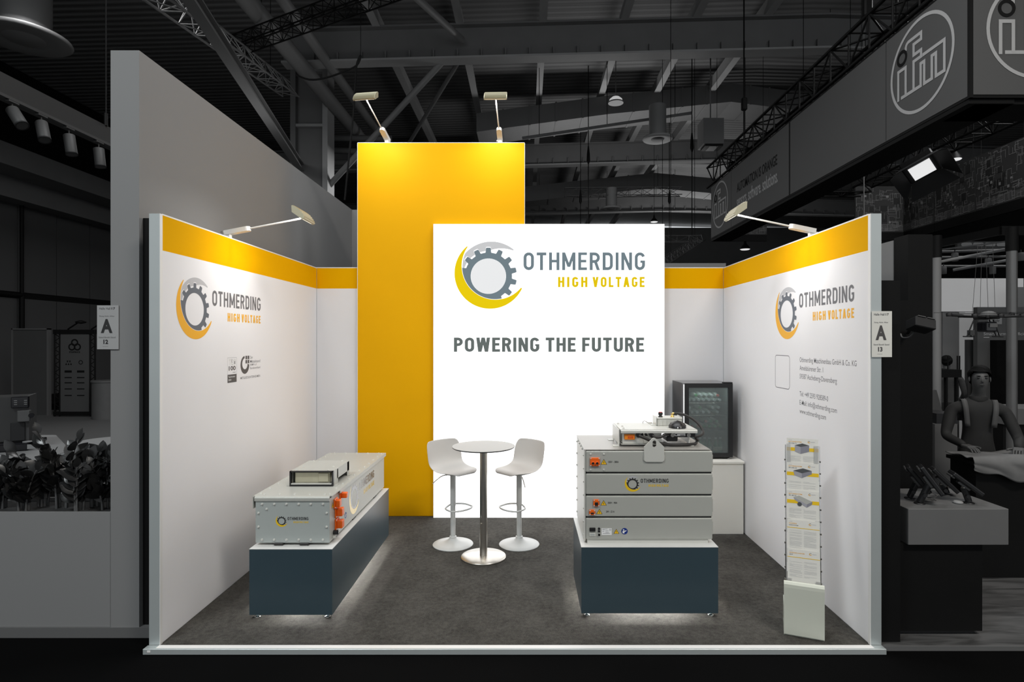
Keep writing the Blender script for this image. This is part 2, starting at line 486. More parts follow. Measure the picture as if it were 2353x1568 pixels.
# print on the side walls
fL = ((XL+.002, 0, 0), (0, 1, 0), (0, 0, 1))
fR = ((XR-.002, 0, 0), (0, -1, 0), (0, 0, 1))
brand(fL, WLF, 4.403, 2.319, .2465, 'print_slate', 'print_orange', 'print_grey', 'print_orange', 'print_light', 'white_fabric')
brand(fR, WRT, -5.27, 2.322, .2465, 'print_slate', 'print_orange', 'print_grey', 'print_orange', 'print_light', 'white_fabric')
for s, y0, y1, z, h in (('Othmerding Maschinenbau GmbH & Co. KG', 5.018, 4.152, 1.899, .041), ('Amelsb\u00fcrener Str. 1', 5.018, 4.621, 1.829, .041),
                        ('59387 Ascheberg-Davensberg', 5.018, 4.416, 1.757, .041), ('Tel: +49 2593 928589-0', 5.018, 4.544, 1.607, .041),
                        ('E-Mail: info@othmerding.com', 5.018, 4.416, 1.532, .041), ('www.othmerding.com', 5.018, 4.577, 1.459, .041)):
    q = txt(s, .004); a, b, c, d = q.bounds()
    k = h/.70; q.xf(-a*((y0-y1)/(b-a)) - y0, z, (y0-y1)/(b-a), k)
    flat('address_line', q, fR, 'print_grey', WRT)
# the rounded frame that held the square code (the code itself is left out)
q = P2(); r_ = .03; u0, u1, v0, v1 = -5.51, -5.21, 1.645, 1.945
q.stroke(arc(u1-r_, v1-r_, r_, 0, 90, 5) + arc(u0+r_, v1-r_, r_, 90, 180, 5) + arc(u0+r_, v0+r_, r_, 180, 270, 5) + arc(u1-r_, v0+r_, r_, 270, 360, 5), .006, True)
flat('code_frame', q, fR, 'print_grey', WRT)
# award mark: top 100
q = P2(); q.stroke([(4.885, 1.727), (5.037, 1.727), (5.037, 1.937), (4.885, 1.937)], .0035, True)
flat('award_frame', q, fL, 'print_light', WLF)
flat('award_field', P2().rect(4.885, 1.727, 5.037, 1.795), fL, 'print_dark', WLF)
flat('award_lettering', txt('TOP').fit(4.905, 5.02, 1.872, 1.923), fL, 'print_faint', WLF)
flat('award_figure', P2().poly([(4.947, 1.925), (4.951, 1.925), (4.962, 1.892), (4.956, 1.892)]).poly([(5.002, 1.908), (5.010, 1.906), (5.012, 1.880), (5.0, 1.882)]), fL, 'print_dark', WLF, .0007)
flat('award_lettering', txt('100', .03).fit(4.905, 5.02, 1.828, 1.866), fL, 'print_dark', WLF)
flat('award_line', P2().rect(4.97, 1.809, 5.02, 1.813), fL, 'print_grey', WLF)
flat('award_lettering', txt('Top-Innovator', .01).fit(4.898, 5.012, 1.765, 1.783), fL, 'print_white', WLF, .0007)
flat('award_lettering', txt('2024', .01).fit(4.898, 4.945, 1.742, 1.757), fL, 'print_white', WLF, .0007)
# association mark
q = P2(); cx, cz, ro, ri = 5.186, 1.866, .080, .049
T = [R(95 + 265*i/40) for i in range(41)]
q.strip([(cx + ro*math.cos(t), cz + ro*1.0*math.sin(t)) for t in T], [(cx + (ri)*math.cos(t), cz + .010 + ri*math.sin(t)) for t in T])
for i in (0, 1):
    for j in (0, 1):
        a, b = cx + .010 + i*.040, cz + .012 + j*.037
        q.rect(a, b, a + .031, b + .031)
flat('association_emblem', q, fL, 'print_dark', WLF)
for s, u1, z, h in (('Der', 5.335, 1.917, .026), ('Mittelstand', 5.482, 1.880, .026), ('BVMW e.V.', 5.415, 1.853, .020), ('Bundesverband', 5.482, 1.823, .020)):
    flat('association_lettering', txt(s, .005).fit(5.284, u1, z, z+h), fL, 'print_grey', WLF)
flat('association_lettering', txt('MITGLIEDSUNTERNEHMEN', .005).fit(5.106, 5.48, 1.742, 1.763), fL, 'print_grey', WLF)

# ================================================================== yellow tower and light box
tw = thing('display_tower', 'tall yellow panel tower standing behind the lit white box', 'display tower', (-1.012, 6.93, 0))
ob('panel', MB().box(-2.001, -.024, 6.906, 6.957, .004, 4.424), 'yellow_tower', tw)
ob('frame', MB().box(-2.005, -2.0, 6.905, 7.0, 0, 4.43).box(-.025, -.020, 6.905, 7.0, 0, 4.43).box(-2.005, -.020, 6.905, 7.0, 4.424, 4.43), 'white_trim', tw)
ob('rear_frame', MB().box(-2.0, -.025, 7.035, 7.07, 0, 4.424), 'aluminium', tw)
m = mat('light_box_face', (.3, .3, .3), .6, spec=.1, emit=((.985, .99, 1.0), 1.8), var=0)
def backlit(name, c, s=1.0):
    return mat(name, tuple(x*.25 for x in c), .6, spec=.1, emit=(tuple(x*.9 for x in c), s), var=.0)
backlit('backlit_slate', (.145, .19, .215)); backlit('backlit_dark', (.115, .135, .13)); backlit('backlit_yellow', (.74, .54, .0)); backlit('backlit_gold', (.70, .50, .0))
backlit('backlit_light', (.52, .525, .535)); backlit('backlit_disc', (.74, .75, .76)); backlit('backlit_white', (.92, .92, .93))
LBY = 6.839
lb = thing('light_box', 'large glowing white light box with grey and yellow company lettering', 'light box', (.262, 6.87, 0))
ob('housing', MB().box(-1.095, 1.619, LBY+.004, 6.902, 0, 3.452), 'white_trim', lb)
ob('lit_face', MB().box(-1.090, 1.614, LBY, LBY+.004, .006, 3.447), m, lb)
fB = ((0, LBY, 0), (1, 0, 0), (0, 0, 1))
brand(fB, lb, -.448, 2.838, .4165, 'backlit_slate', 'backlit_yellow', 'backlit_slate', 'backlit_gold', 'backlit_light', 'backlit_white', m_disc='backlit_disc')
flat('slogan', caps('POWERING THE FUTURE', w=.20, gap=.12, space=.27).fit(-.852, 1.378, 1.950, 2.118), fB, 'backlit_dark', lb)

# ================================================================== arm lamps
def arm_lamp(loc, rz, label, pitch, power, armlen=.46):
    """local: x points away from the wall, y along it, z = 0 at the wall top"""
    t = thing('arm_spotlight', label, 'spotlight', loc, rz, 'arm spotlights clamped to the booth walls')
    ob('clamp', MB().rbox(-.035, .035, -.022, .022, -.018, .030, .003, 1).box(-.040, -.034, -.02, .02, -.035, .02), 'lamp_white', t, True)
    ob('clamp_screw', MB().tube((-.02, -.045, .038), (-.02, -.005, .038), .011, 10), 'steel', t, True)
    M = Matrix.Translation((.01, 0, .034)) @ Matrix.Rotation(-pitch, 4, 'Y')
    # stadium shaped driver housing
    st = arc(.165, 0, .030, -90, 90, 8) + [(-.02, .030), (-.02, -.030)]
    mb = MB(); A = [M @ Vector((a, b, -.012)) for a, b in st]; B = [M @ Vector((a*1.0, b, .026)) for a, b in st]; n = len(st)
    mb.add(A + B, [tuple(range(n-1, -1, -1)), tuple(range(n, 2*n))] + [(i, (i+1) % n, n+(i+1) % n, n+i) for i in range(n)])
    ob('driver_housing', mb, 'lamp_white', t, True)
    e = M @ Vector((.19, 0, .008)); h = M @ Vector((.19 + armlen, 0, .008))
    ob('arm', MB().tube(e, h, .0075, 10), 'lamp_white', t, True)
    ob('joint', MB().tube(h - Vector((.012, 0, 0)), h + Vector((.022, 0, .004)), .011, 10), 'steel', t, True)
    # head: quarter-round ribbed body, opening turned down and back to the wall
    H = Matrix.Translation(h + Vector((.028, 0, .018)))
    prof = [(-.075, .062), (-.058, .055), (-.036, .043), (-.012, .024), (.008, .000), (.022, -.026), (.028, -.044)]
    base = [(-.075, .062), (-.072, .010), (.012, -.050), (.028, -.044)]
    L2 = .119
    mb = MB()
    dense = []
    for i in range(len(prof)-1):
        (a, b), (c, d) = prof[i], prof[i+1]
        for k in range(3): dense.append((a + (c-a)*k/3, b + (d-b)*k/3))
    dense.append(prof[-1]); rib = []
    for i, (a, b) in enumerate(dense):          # cooling ribs: every other point pushed out
        if i == 0 or i == len(dense)-1: rib.append((a, b)); continue
        (x0, y0), (x1, y1) = dense[i-1], dense[i+1]
        nx, ny = -(y1-y0), (x1-x0); l = math.hypot(nx, ny); s = .0075 if i % 2 else -.004
        rib.append((a + nx/l*s*1.0, b + ny/l*s))
    poly = rib + [(.012, -.050), (-.072, .010)]
    mb.prism(poly, H @ Vector((0, -L2, 0)), (1, 0, 0), (0, 0, 1), (0, 2*L2, 0))
    hd = ob('head', mb, 'lamp_rib', t, True)
    for sy in (-1, 1):
        pl = [(-.077, .064)] + [(a+.002, b+.002) for a, b in prof[1:]] + [(.012, -.053), (-.074, .008)]
        mb = MB().prism(pl, H @ Vector((0, sy*L2, 0)), (1, 0, 0), (0, 0, 1), (0, sy*.005, 0))
        ob('end_cap', mb, 'lamp_rib', hd, True)
    d = Vector((.012+.072, 0, -.050-.010)).normalized(); nrm = Vector((d.z, 0, -d.x))
    c0 = H @ Vector((-.030, 0, -.020))
    mb = MB(); hw = .045
    a, b = c0 - d*hw + nrm*.002, c0 + d*hw + nrm*.002; Yv = Vector((0, L2-.008, 0))
    mb.add([a-Yv, b-Yv, b+Yv, a+Yv], [(0, 1, 2, 3)])
    ob('lens', mb, 'lamp_glow', hd, True)
    ld = bpy.data.lights.new('spotlight_beam', 'AREA'); ld.shape = 'RECTANGLE'; ld.size = .22; ld.size_y = .08
    ld.energy = power; ld.spread = R(135); ld.color = (1.0, .98, .955)
    lo = bpy.data.objects.new('spotlight_beam', ld); C.objects.link(lo); lo.parent = t
    aim = (nrm + Vector((-.10, 0, 0))).normalized()
    lo.location = c0 + nrm*.008
    zax = -aim; xax = Vector((0, 1, 0)); yax = zax.cross(xax)
    lo.rotation_euler = Matrix((xax, yax, zax)).transposed().to_euler()
    lo['kind'] = 'helper'
    return t
PW = 3.9
arm_lamp((XL-TH/2, 4.945, HW+.004), 0, 'arm spotlight clamped on the left wall above the award marks', R(11), PW)
arm_lamp((XR+TH/2, 4.86, HW+.004), R(180), 'arm spotlight clamped on the right wall above the address', R(12), PW)
arm_lamp((-1.655, 6.95, 4.433), R(-90-9), 'leaning arm spotlight on the left half of the yellow tower top', R(22), 4.6)
arm_lamp((-.315, 6.95, 4.433), R(-90-2), 'upright arm spotlight near the right end of the yellow tower top', R(22), 4.6)

# ================================================================== plinths
def plinth(name, label, x0, x1, y0, y1, z0, z1):
    t = thing(name, label, 'plinth', ((x0+x1)/2, (y0+y1)/2, 0))
    w = .018
    ob('front_panel', MB().box(x0, x1, y0, y0+w, z0, z1-.004), 'slate_plinth', t)
    ob('back_panel', MB().box(x0, x1, y1-w, y1, z0, z1-.004), 'slate_plinth', t)
    ob('side_panel', MB().box(x0, x0+w, y0+w, y1-w, z0, z1-.004), 'slate_plinth', t)
    ob('side_panel', MB().box(x1-w, x1, y0+w, y1-w, z0, z1-.004), 'slate_plinth', t)
    ob('top_panel', MB().box(x0-.001, x1+.001, y0-.001, y1+.001, z1-.004, z1), 'plinth_top', t)
    zi = z0 + .045; a = .20        # underside board with the light strips, set back from the edge
    ob('under_board', MB().box(x0+w, x1-w, y0+w, y1-w, zi+.004, zi+.012), 'slate_plinth', t)
    for c in ((x0+a, x1-a, y0+a, y0+a+.012), (x0+a, x1-a, y1-a-.012, y1-a), (x0+a, x0+a+.012, y0+a+.02, y1-a-.02), (x1-a-.012, x1-a, y0+a+.02, y1-a-.02)):
        ob('light_strip', MB().box(c[0], c[1], c[2], c[3], zi-.006, zi+.004), 'led_strip', t)
    for fx_ in (x0+.045, x1-.045):
        for fy_ in (y0+.035, y1-.035):
            ob('foot', MB().lathe([(.020, 0), (.022, .003), (.020, .008), (.007, .010), (.007, zi+.003)], (fx_, fy_, 0), 14), 'chrome', t)
    return t
plinth('display_plinth', 'long dark slate plinth with white top under the long grey case', -2.073, -1.454, 4.36, 6.15, .030, .524)
plinth('display_plinth', 'short dark slate plinth on chrome feet under the stacked grey unit', .412, 1.441, 4.385, 5.11, .030, .530)

def bolts(name, pts, axis, parent, r=.0075, h=.009, m='bolt_metal'):
    mb = MB(); d = Vector(axis)
    for p in pts:
        p = Vector(p); mb.tube(p, p + d*h*.45, r*1.25, 8); mb.tube(p + d*h*.45, p + d*h, r*.85, 6)
    return ob(name, mb, m, parent, kind='stuff')
def tri_sign(fr, parent, uc, v0, s, bolt=True, off=.0008):
    """yellow warning triangle, base centre at (uc, v0), side s"""
    h = s*.866
    flat('warning_sign', P2().poly([(uc-s/2, v0), (uc+s/2, v0), (uc, v0+h)]), fr, 'print_black', parent, off)
    k = .80; g = h*.058
    flat('warning_sign', P2().poly([(uc-s/2*k, v0+g), (uc+s/2*k, v0+g), (uc, v0+g+h*k)]), fr, 'sign_yellow', parent, off+.0008)
    q = P2()
    if bolt: q.stroke([(uc+s*.05, v0+h*.62), (uc-s*.05, v0+h*.40), (uc+s*.05, v0+h*.42), (uc-s*.02, v0+h*.16)], s*.05)
    else: q.poly([(uc-s*.045, v0+h*.62), (uc-s*.025, v0+h*.30), (uc+s*.025, v0+h*.30), (uc+s*.045, v0+h*.62)]).disc((uc, v0+h*.20), s*.035, 10)
    flat('warning_symbol', q, fr, 'print_black', parent, off+.0016)
def blue_sign(fr, parent, u, v, r, off=.0008):
    flat('notice_sign', P2().disc((u, v), r, 28), fr, 'sign_blue', parent, off)
    q = P2().disc((u-r*.28, v+r*.42), r*.22, 14)
    q.poly([(u-r*.62, v-r*.50), (u-r*.1, v-r*.72), (u+r*.05, v-r*.05), (u-r*.30, v+r*.16), (u-r*.62, v+r*.05)])
    q.poly([(u+r*.02, v-r*.20), (u+r*.48, v-r*.02), (u+r*.72, v+r*.34), (u+r*.30, v+r*.20), (u-r*.02, v+r*.22)])
    flat('notice_symbol', q, fr, 'print_white', parent, off+.0008)

# ================================================================== long case on the left plinth
cs = thing('battery_case', 'long low grey metal case with bolted lid and orange sockets', 'metal case', (-1.78, 5.28, .526))
x0, x1, y0, y1, z0, z1 = -2.062, -1.499, 4.436, 6.13, .545, .878
ob('body', MB().box(x0, x1, y0+.004, y1, z0, z1), 'case_metal', cs)
ob('front_plate', MB().rbox(x0, x1, y0, y0+.004, z0-.002, z1-.008, .0015, 1), 'case_front', cs)
# folded lid: top sheet with rolled front edge and side flanges
mb = MB().box(x0-.022, x1+.016, y0+.012, y1+.02, z1+.012, z1+.020)
pr = [(.012, .020)] + arc(.012, .0, .020, 90, 180, 6, .020)[1:] + [(-.008, -.016), (.000, -.016), (.000, .0)] + [(.012, .012)]
mb.prism([(a, b) for a, b in pr], (x0-.006, y0, z1), (0, 1, 0), (0, 0, 1), (x1-x0+.006, 0, 0))
mb.box(x0-.022, x0-.016, y0+.0, y1+.02, z1-.075, z1+.014)
mb.box(x1+.010, x1+.016, y0+.20, y1+.02, z1-.012, z1+.012)
lid = ob('lid', mb, 'case_metal', cs)
mb = MB()
for px_ in (640, 699):
    xx = at(px_, 1250, 4.43).x
    mb = MB().rbox(xx-.035, xx+.035, y0-.012, y0+.06, .5255, .545, .004, 1)
    ob('rubber_pad', mb, 'rubber', cs)
    ob('rubber_pad', MB().rbox(xx-.035, xx+.035, y1-.10, y1-.02, .5255, .545, .004, 1), 'rubber', cs)
for yy in (5.05, 5.75):
    ob('rubber_pad', MB().rbox(x1-.06, x1-.004, yy, yy+.09, .5255, .545, .004, 1), 'rubber', cs)
pts = []
for i in range(6):
    u = x0 + .05 + (x1-x0-.10)*i/5
    pts += [(u, y0, z1-.040), (u, y0, z0+.022)]
for z in (z0+.12, z0+.225): pts += [(x0+.022, y0, z), (x1-.022, y0, z)]
pts.append((x0+.085, y0, z0+.255))
bolts('front_bolts', pts, (0, -1, 0), cs)
pts = []
for i in range(11):
    yy = y0 + .06 + (y1-y0-.10)*i/10
    pts += [(x0+.015, yy, z1+.020), (x1-.018, yy, z1+.020)]
for i in range(5):
    u = x0 + .05 + (x1-x0-.10)*i/4
    pts += [(u, y0+.045, z1+.020), (u, y1-.02, z1+.020)]
bolts('lid_bolts', pts, (0, 0, 1), lid)
fC = ((0, y0, 0), (1, 0, 0), (0, 0, 1))
brand(fC, cs, -1.864, .708, .0465, 'print_black', 'print_yellow', 'print_black', 'print_yellow', off=.0003)
# right flank
mat('gloss_print', (.02, .02, .021), .16, var=.02, spec=.9); mat('gloss_yellow', (.75, .5, .01), .18, var=.02, spec=.9)
fS = ((x1, 0, 0), (0, 1, 0), (0, 0, 1))
brand(fS, cs, 5.072, .714, .150, 'gloss_print', 'gloss_yellow', 'gloss_print', 'gloss_yellow', off=.0003)
def socket_side(y, z, w, h, d=.045, cap=True):
    o = ob('power_socket', MB().rbox(x1, x1+.012, y-w/2, y+w/2, z-h/2, z+h/2, .003, 1).rbox(x1+.012, x1+d, y-w*.36, y+w*.36, z-h*.36, z+h*.36, .006, 2), 'orange_plastic', cs)
    bolts('socket_screws', [(x1+.012, y+s*w*.40, z+q*h*.40) for s in (-1, 1) for q in (-1, 1)], (1, 0, 0), o, .004, .004)
    return o
socket_side(4.562, .812, .075, .075); socket_side(4.70, .838, .06, .06, .055); socket_side(4.595, .735, .085, .085, .055); socket_side(4.595, .640, .085, .085, .055)
tri_sign(fS, cs, 4.505, .79, .05); tri_sign(fS, cs, 4.735, .608, .04, False)
blue_sign(fS, cs, 4.83, .636, .025)
flat('rating_plate', P2().rect(4.60, .565, 4.69, .60), fS, 'print_white', cs, .001)
ob('rotary_switch', MB().tube((x1, 4.53, .592), (x1+.03, 4.53, .592), .018, 14).box(x1+.03, x1+.036, 4.525, 4.535, .578, .612), 'black_plastic', cs)
ob('data_socket', MB().rbox(x1, x1+.02, 4.50, 4.53, .553, .571, .003, 1), 'case_light', cs)
# air duct on the lid
dx0, dx1, dy0, dy1, dz0, dz1 = -1.923, -1.571, 4.736, 5.161, z1+.020, 1.020
dt = ob('duct_hood', MB().box(dx0, dx1, dy0, dy1, dz1-.004, dz1).box(dx0, dx0+.004, dy0, dy1, dz0, dz1-.004).box(dx1-.004, dx1, dy0, dy1-.30, dz0, dz1-.004).box(dx1-.004, dx1, dy0+.1, dy1, dz0+.04, dz1-.004)
        .box(dx1-.004, dx1, dy1-.05, dy1, dz0, dz1-.004).box(dx0, dx1, dy1-.004, dy1, dz0, dz1-.004), 'case_metal', cs)
ob('duct_flange', MB().box(dx1, dx1+.025, dy0, dy0+.07, dz0, dz0+.004).box(dx1, dx1+.025, dy1-.06, dy1, dz0, dz0+.004).box(dx0-.025, dx0, dy0, dy1, dz0, dz0+.004), 'case_metal', dt)
ob('duct_mouth', MB().box(dx0+.001, dx1-.001, dy0-.004, dy0+.03, dz0+.002, dz0+.012).box(dx0-.001, dx0+.010, dy0-.005, dy0+.02, dz0+.002, dz1+.001).box(dx1-.010, dx1+.001, dy0-.005, dy0+.02, dz0+.002, dz1+.001).box(dx0, dx1, dy0-.005, dy0+.02, dz1-.008, dz1+.001), 'black_plastic', dt)
ob('duct_sill', MB().box(dx0+.012, dx1-.012, dy0-.006, dy0+.02, dz0+.016, dz0+.024), 'case_light', dt)
ob('fan_housing', MB().rbox(dx0+.03, dx1-.035, dy0+.03, dy0+.22, dz0+.018, dz1-.014, .004, 1).rbox(dx1-.13, dx1-.045, dy0+.022, dy0+.05, dz0+.03, dz1-.020, .003, 1), 'zinc', dt)
bolts('duct_bolts', [(u, v, dz1) for u in (dx0+.05, dx1-.05) for v in (dy0+.03, dy0+.16, dy1-.03)], (0, 0, 1), dt)

# ================================================================== stacked unit on the right plinth
st = thing('battery_stack', 'stack of four grey battery housings with orange sockets and lifting lug', 'battery stack', (.937, 4.8, .530))
FY = 4.454; SC = FY/F
def fx(p): return (p-PX)*SC
def fz(p): return ZC-(p-PY)*SC
bx0, bx1, by1 = fx(1346), fx(1637.5), 5.135
ob('base_frame', MB().box(fx(1350), fx(1628), FY+.012, by1-.02, .5305, fz(1241)), 'case_light', st)
HS = []
for a, b in ((1037, 1086), (1089.3, 1137), (1140.3, 1188), (1191.3, 1240.5)):
    h = ob('housing', MB().rbox(bx0, bx1, FY, by1, fz(b), fz(a), .009, 3), 'case_metal', st); HS.append(h)
    # pressed lug of the neighbouring side panel seen at the right edge
    zc = (fz(a)+fz(b))/2
    ob('side_boss', MB().rbox(bx1, bx1+.009, FY+.02, FY+.5, zc-.05, zc+.05, .004, 2), 'case_metal', h)
for a in (1087.6, 1138.6, 1189.6):
    ob('gap_shade', MB().box(bx0+.006, bx1-.006, FY+.012, by1-.01, fz(a)-.007, fz(a)+.007), 'black_flat', st)  # black strip standing in for the shade inside the gap
mb = MB().box(bx0-.010, bx0-.006, FY+.006, by1, fz(1246), fz(1037))
sp = ob('side_panel', mb, 'case_light', st)
ob('side_panel', MB().box(bx0-.006, bx0, FY+.012, by1, fz(1240), fz(1040)), 'black_flat', st)
ob('corner_profile', MB().box(bx0-.013, bx0-.002, FY+.002, FY+.012, fz(1243), fz(1036)), 'case_light', st)
bolts('panel_bolts', [(bx0-.010, yy, z) for yy in (FY+.03, by1-.04) for z in [fz(1232) + (fz(1048)-fz(1232))*i/6 for i in range(7)]] + [(bx0-.010, yy, fz(1040)) for yy in (FY+.16, FY+.28, FY+.40, FY+.52)], (-1, 0, 0), sp)
lz = fz(1035.5)
ob('lid', MB().box(bx0-.012, bx1-.012, FY+.008, by1+.01, lz, lz+.005), 'lid_dark_reflection', st)
fF = ((0, FY, 0), (1, 0, 0), (0, 0, 1))
# lifting lug with slotted hole
lu0, lu1 = fx(1479.5), fx(1525.5); uc = (lu0+lu1)/2; vb, vm, vt = fz(1061), fz(1027), fz(1006.5)
out = arc(lu0+.018, vb+.018, .018, 180, 270, 4) + arc(lu1-.018, vb+.018, .018, 270, 360, 4) + [(lu1, vm)] + arc(uc, vt-.022, .022, 45, 135, 6) + [(lu0, vm)]
hu, hv, hr, hh = uc+.002, fz(1020), .0145, .012
hole = arc(hu, hv+hh, hr, 0, 180, 14) + arc(hu, hv-hh, hr, 180, 360, 14)
def ray_hit(poly, cx, cy, dx, dy):
    best = 9e9
    for i in range(len(poly)):
        (xa, ya), (xb, yb) = poly[i], poly[(i+1) % len(poly)]
        ex, ey = xb-xa, yb-ya; den = dx*ey - dy*ex
        if abs(den) < 1e-12: continue
        t = ((xa-cx)*ey - (ya-cy)*ex)/den; s = ((xa-cx)*dy - (ya-cy)*dx)/den
        if t > 1e-9 and -1e-6 <= s <= 1+1e-6: best = min(best, t)
    return best
angs = sorted(set([round(math.atan2(b-hv, a-hu), 6) for a, b in out + hole]))
O_ = []; I_ = []
for t in angs:
    dx, dy = math.cos(t), math.sin(t)
    a = ray_hit(out, hu, hv, dx, dy); b = ray_hit(hole, hu, hv, dx, dy)
    O_.append((hu+dx*a, hv+dy*a)); I_.append((hu+dx*b, hv+dy*b))
mb = MB(); n = len(angs)
for yy in (FY-.012, FY):
    mb.v += [Vector((a, yy, b)) for a, b in O_ + I_]
for i in range(n):
    j = (i+1) % n
    for f in ((i, j, n+j, n+i), (2*n+j, 2*n+i, 3*n+i, 3*n+j), (j, i, 2*n+i, 2*n+j), (n+i, n+j, 3*n+j, 3*n+i)):
        mb.f.append(f); mb.sm.append(False)
lug = ob('lifting_lug', mb, 'case_light', st)
ob('weld', MB().path([(lu0-.003, FY-.002, vb+.05), (lu0-.004, FY-.002, vb+.012), (lu0+.014, FY-.002, vb-.004), (lu1-.014, FY-.002, vb-.004), (lu1+.004, FY-.002, vb+.012), (lu1+.003, FY-.002, vb+.05)], .004, 6), 'case_light', lug)
def socket(xa, xb, ya, yb, parent, mouth, m='orange_plastic', d=.014):
    """orange socket on the front face, corners in photo pixels"""
    a, b, c, e = fx(xa), fx(xb), fz(yb), fz(ya)
    o = ob('power_socket', MB().rbox(a, b, FY-d, FY, c, e, .004, 1), m, parent)
    bolts('socket_screws', [(u, FY-d, v) for u in (a+.006, b-.006) for v in (c+.006, e-.006)], (0, -1, 0), o, .004, .003)
    for (u0, v0, u1, v1, rnd) in mouth:
        ua, ub, va, vb_ = a+(b-a)*u0, a+(b-a)*u1, c+(e-c)*v0, c+(e-c)*v1
        if rnd:
            r = (ub-ua)/2; cc = ((ua+ub)/2, FY-d, (va+vb_)/2)
            ob('contact_ring', MB().lathe([(r, 0), (r, .008), (r*.72, .008), (r*.72, .001)], (0, 0, 0), 18, Matrix.Translation(cc) @ Matrix.Rotation(R(90), 4, 'X')), 'orange_plastic', o)
            ob('contact', MB().tube((cc[0], FY-d-.001, cc[2]), (cc[0], FY-d-.005, cc[2]), r*.66, 14), 'black_plastic', o)
        else:
            ob('contact', MB().rbox(ua, ub, FY-d-.004, FY-d, va, vb_, .002, 1), 'black_plastic', o)
    return o
socket(1355.5, 1378, 1051.5, 1071.5, HS[0], [(.10, .12, .48, .58, True), (.52, .12, .90, .58, True)])
socket(1363, 1377, 1147.5, 1163.5, HS[2], [(.24, .15, .78, .62, False)])
socket(1353.5, 1367.5, 1171, 1183.5, HS[2], [(.25, .25, .78, .52, False)])
tri_sign(fF, HS[0], fx(1387.5), fz(1068), .049); tri_sign(fF, HS[2], fx(1387), fz(1162), .047); tri_sign(fF, HS[2], fx(1377.3), fz(1182), .047)
for s, xa, xb, yb, p in (('350V - 380A', 1397.5, 1421.5, 1064.3, HS[0]), ('350V - 90A', 1396.5, 1418.5, 1158.3, HS[2]), ('24V - 23 A', 1392.5, 1412, 1178.5, HS[2])):
    flat('rating_text', txt(s, .02).fit(fx(xa), fx(xb), fz(yb), fz(yb-4.6)), fF, 'print_black', p, .0006)
bolts('panel_bolts', [(fx(a), FY, fz(b)) for a in (1357, 1387.5) for b in (1044, 1080)], (0, -1, 0), HS[0], .006, .007)
brand(fF, HS[1], fx(1453.5), fz(1113.2), .0625, 'print_black', 'print_yellow', 'print_black', 'print_yellow', 'print_light', off=.0003)
ob('mains_inlet', MB().rbox(fx(1354.5), fx(1368), FY-.010, FY, fz(1221.5), fz(1212.5), .003, 1), 'black_plastic', HS[3])
ob('window_cover', MB().rbox(fx(1354), fx(1368.5), FY-.006, FY, fz(1233), fz(1225), .002, 1), 'case_light', HS[3])
flat('window', P2().rect(fx(1356.5), fz(1230.5), fx(1366), fz(1227.5)), fF, 'case_front', HS[3], .0065)
for yb in (1215, 1221): ob('push_button', MB().tube((fx(1376.3), FY, fz(yb)), (fx(1376.3), FY-.009, fz(yb)), .0085, 14), 'black_plastic', HS[3])
ob('key_switch', MB().tube((fx(1376.3), FY, fz(1228.8)), (fx(1376.3), FY-.011, fz(1228.8)), .0088, 14), 'chrome', HS[3])
flat('rating_plate', P2().rect(fx(1382.3), fz(1229.8), fx(1405.5), fz(1214.2)), fF, 'print_white', HS[3], .001)
q = P2()
for i, (a, b) in enumerate(((1384, 1396), (1384, 1389), (1391, 1398), (1384, 1388), (1391, 1399), (1385, 1402))): q.rect(fx(a), fz(1216.5 + i*2), fx(b), fz(1215.9 + i*2))
q.ring((fx(1402), fz(1217.8)), .0045, .0065, 16)
flat('plate_print', q, fF, 'print_grey', HS[3], .0018)
tri_sign(fF, HS[3], fx(1416.3), fz(1227), .043, False)
blue_sign(fF, HS[3], fx(1435), fz(1221.2), .0245)

# ================================================================== control unit lying on the stack
cu = thing('cooling_unit', 'flat grey control unit with hoses and black fans on the battery stack', 'control unit', (1.04, 4.75, lz+.005))
zt = lz + .005
ux0, ux1, uy0, uy1, uz = .738, 1.338, 4.568, 4.955, 1.379
mb = MB().box(ux0-.002, ux1, uy0+.004, uy1, uz, uz+.005)
mb.prism([(0, .005), (-.010, -.004), (-.010, -.022), (-.006, -.022), (-.006, -.004), (.004, 0), (.004, .005)], (ux0, uy0+.006, uz), (0, 1, 0), (0, 0, 1), (ux1-ux0, 0, 0))
ob('cover', mb, 'case_light', cu)
ob('side_bracket', MB().box(ux0-.012, ux0-.007, uy0+.02, uy1-.02, zt+.02, uz+.003).box(ux0-.012, ux0-.007, uy0+.03, uy0+.09, zt+.004, zt+.02).box(ux0-.055, ux0-.007, uy0+.03, uy0+.09, zt, zt+.004).box(ux0-.012, ux0-.007, uy1-.09, uy1-.03, zt+.004, zt+.02).box(ux0-.055, ux0-.007, uy1-.09, uy1-.03, zt, zt+.004), 'case_light', cu)
ob('side_bracket', MB().box(ux1-.055, ux1-.050, uy0+.04, uy1-.02, zt+.02, uz).box(ux1-.055, ux1-.050, uy0+.04, uy0+.10, zt+.004, zt+.02).box(ux1-.085, ux1-.015, uy0+.04, uy0+.10, zt, zt+.004), 'case_light', cu)
ob('tray', MB().box(ux0+.01, 1.12, uy0+.02, uy1-.02, zt+.015, zt+.020), 'case_light', cu)
bx = ob('enclosure', MB().rbox(ux0+.018, 1.065, uy0+.03, uy1-.04, zt+.020, uz-.003, .004, 1), 'case_light', cu)
for i in range(4):
    ob('enclosure_rib', MB().box(.86 + i*.062, .864 + i*.062, uy0+.027, uy0+.031, zt+.024, uz-.02), 'case_light', bx)
def cfx(p): return (p-PX)*4.585/F
def cfz(p): return ZC-(p-PY)*4.585/F
so = ob('power_socket', MB().rbox(cfx(1435), cfx(1459), uy0+.016, uy0+.031, cfz(1011), cfz(998.5), .003, 1), 'orange_amber', cu)
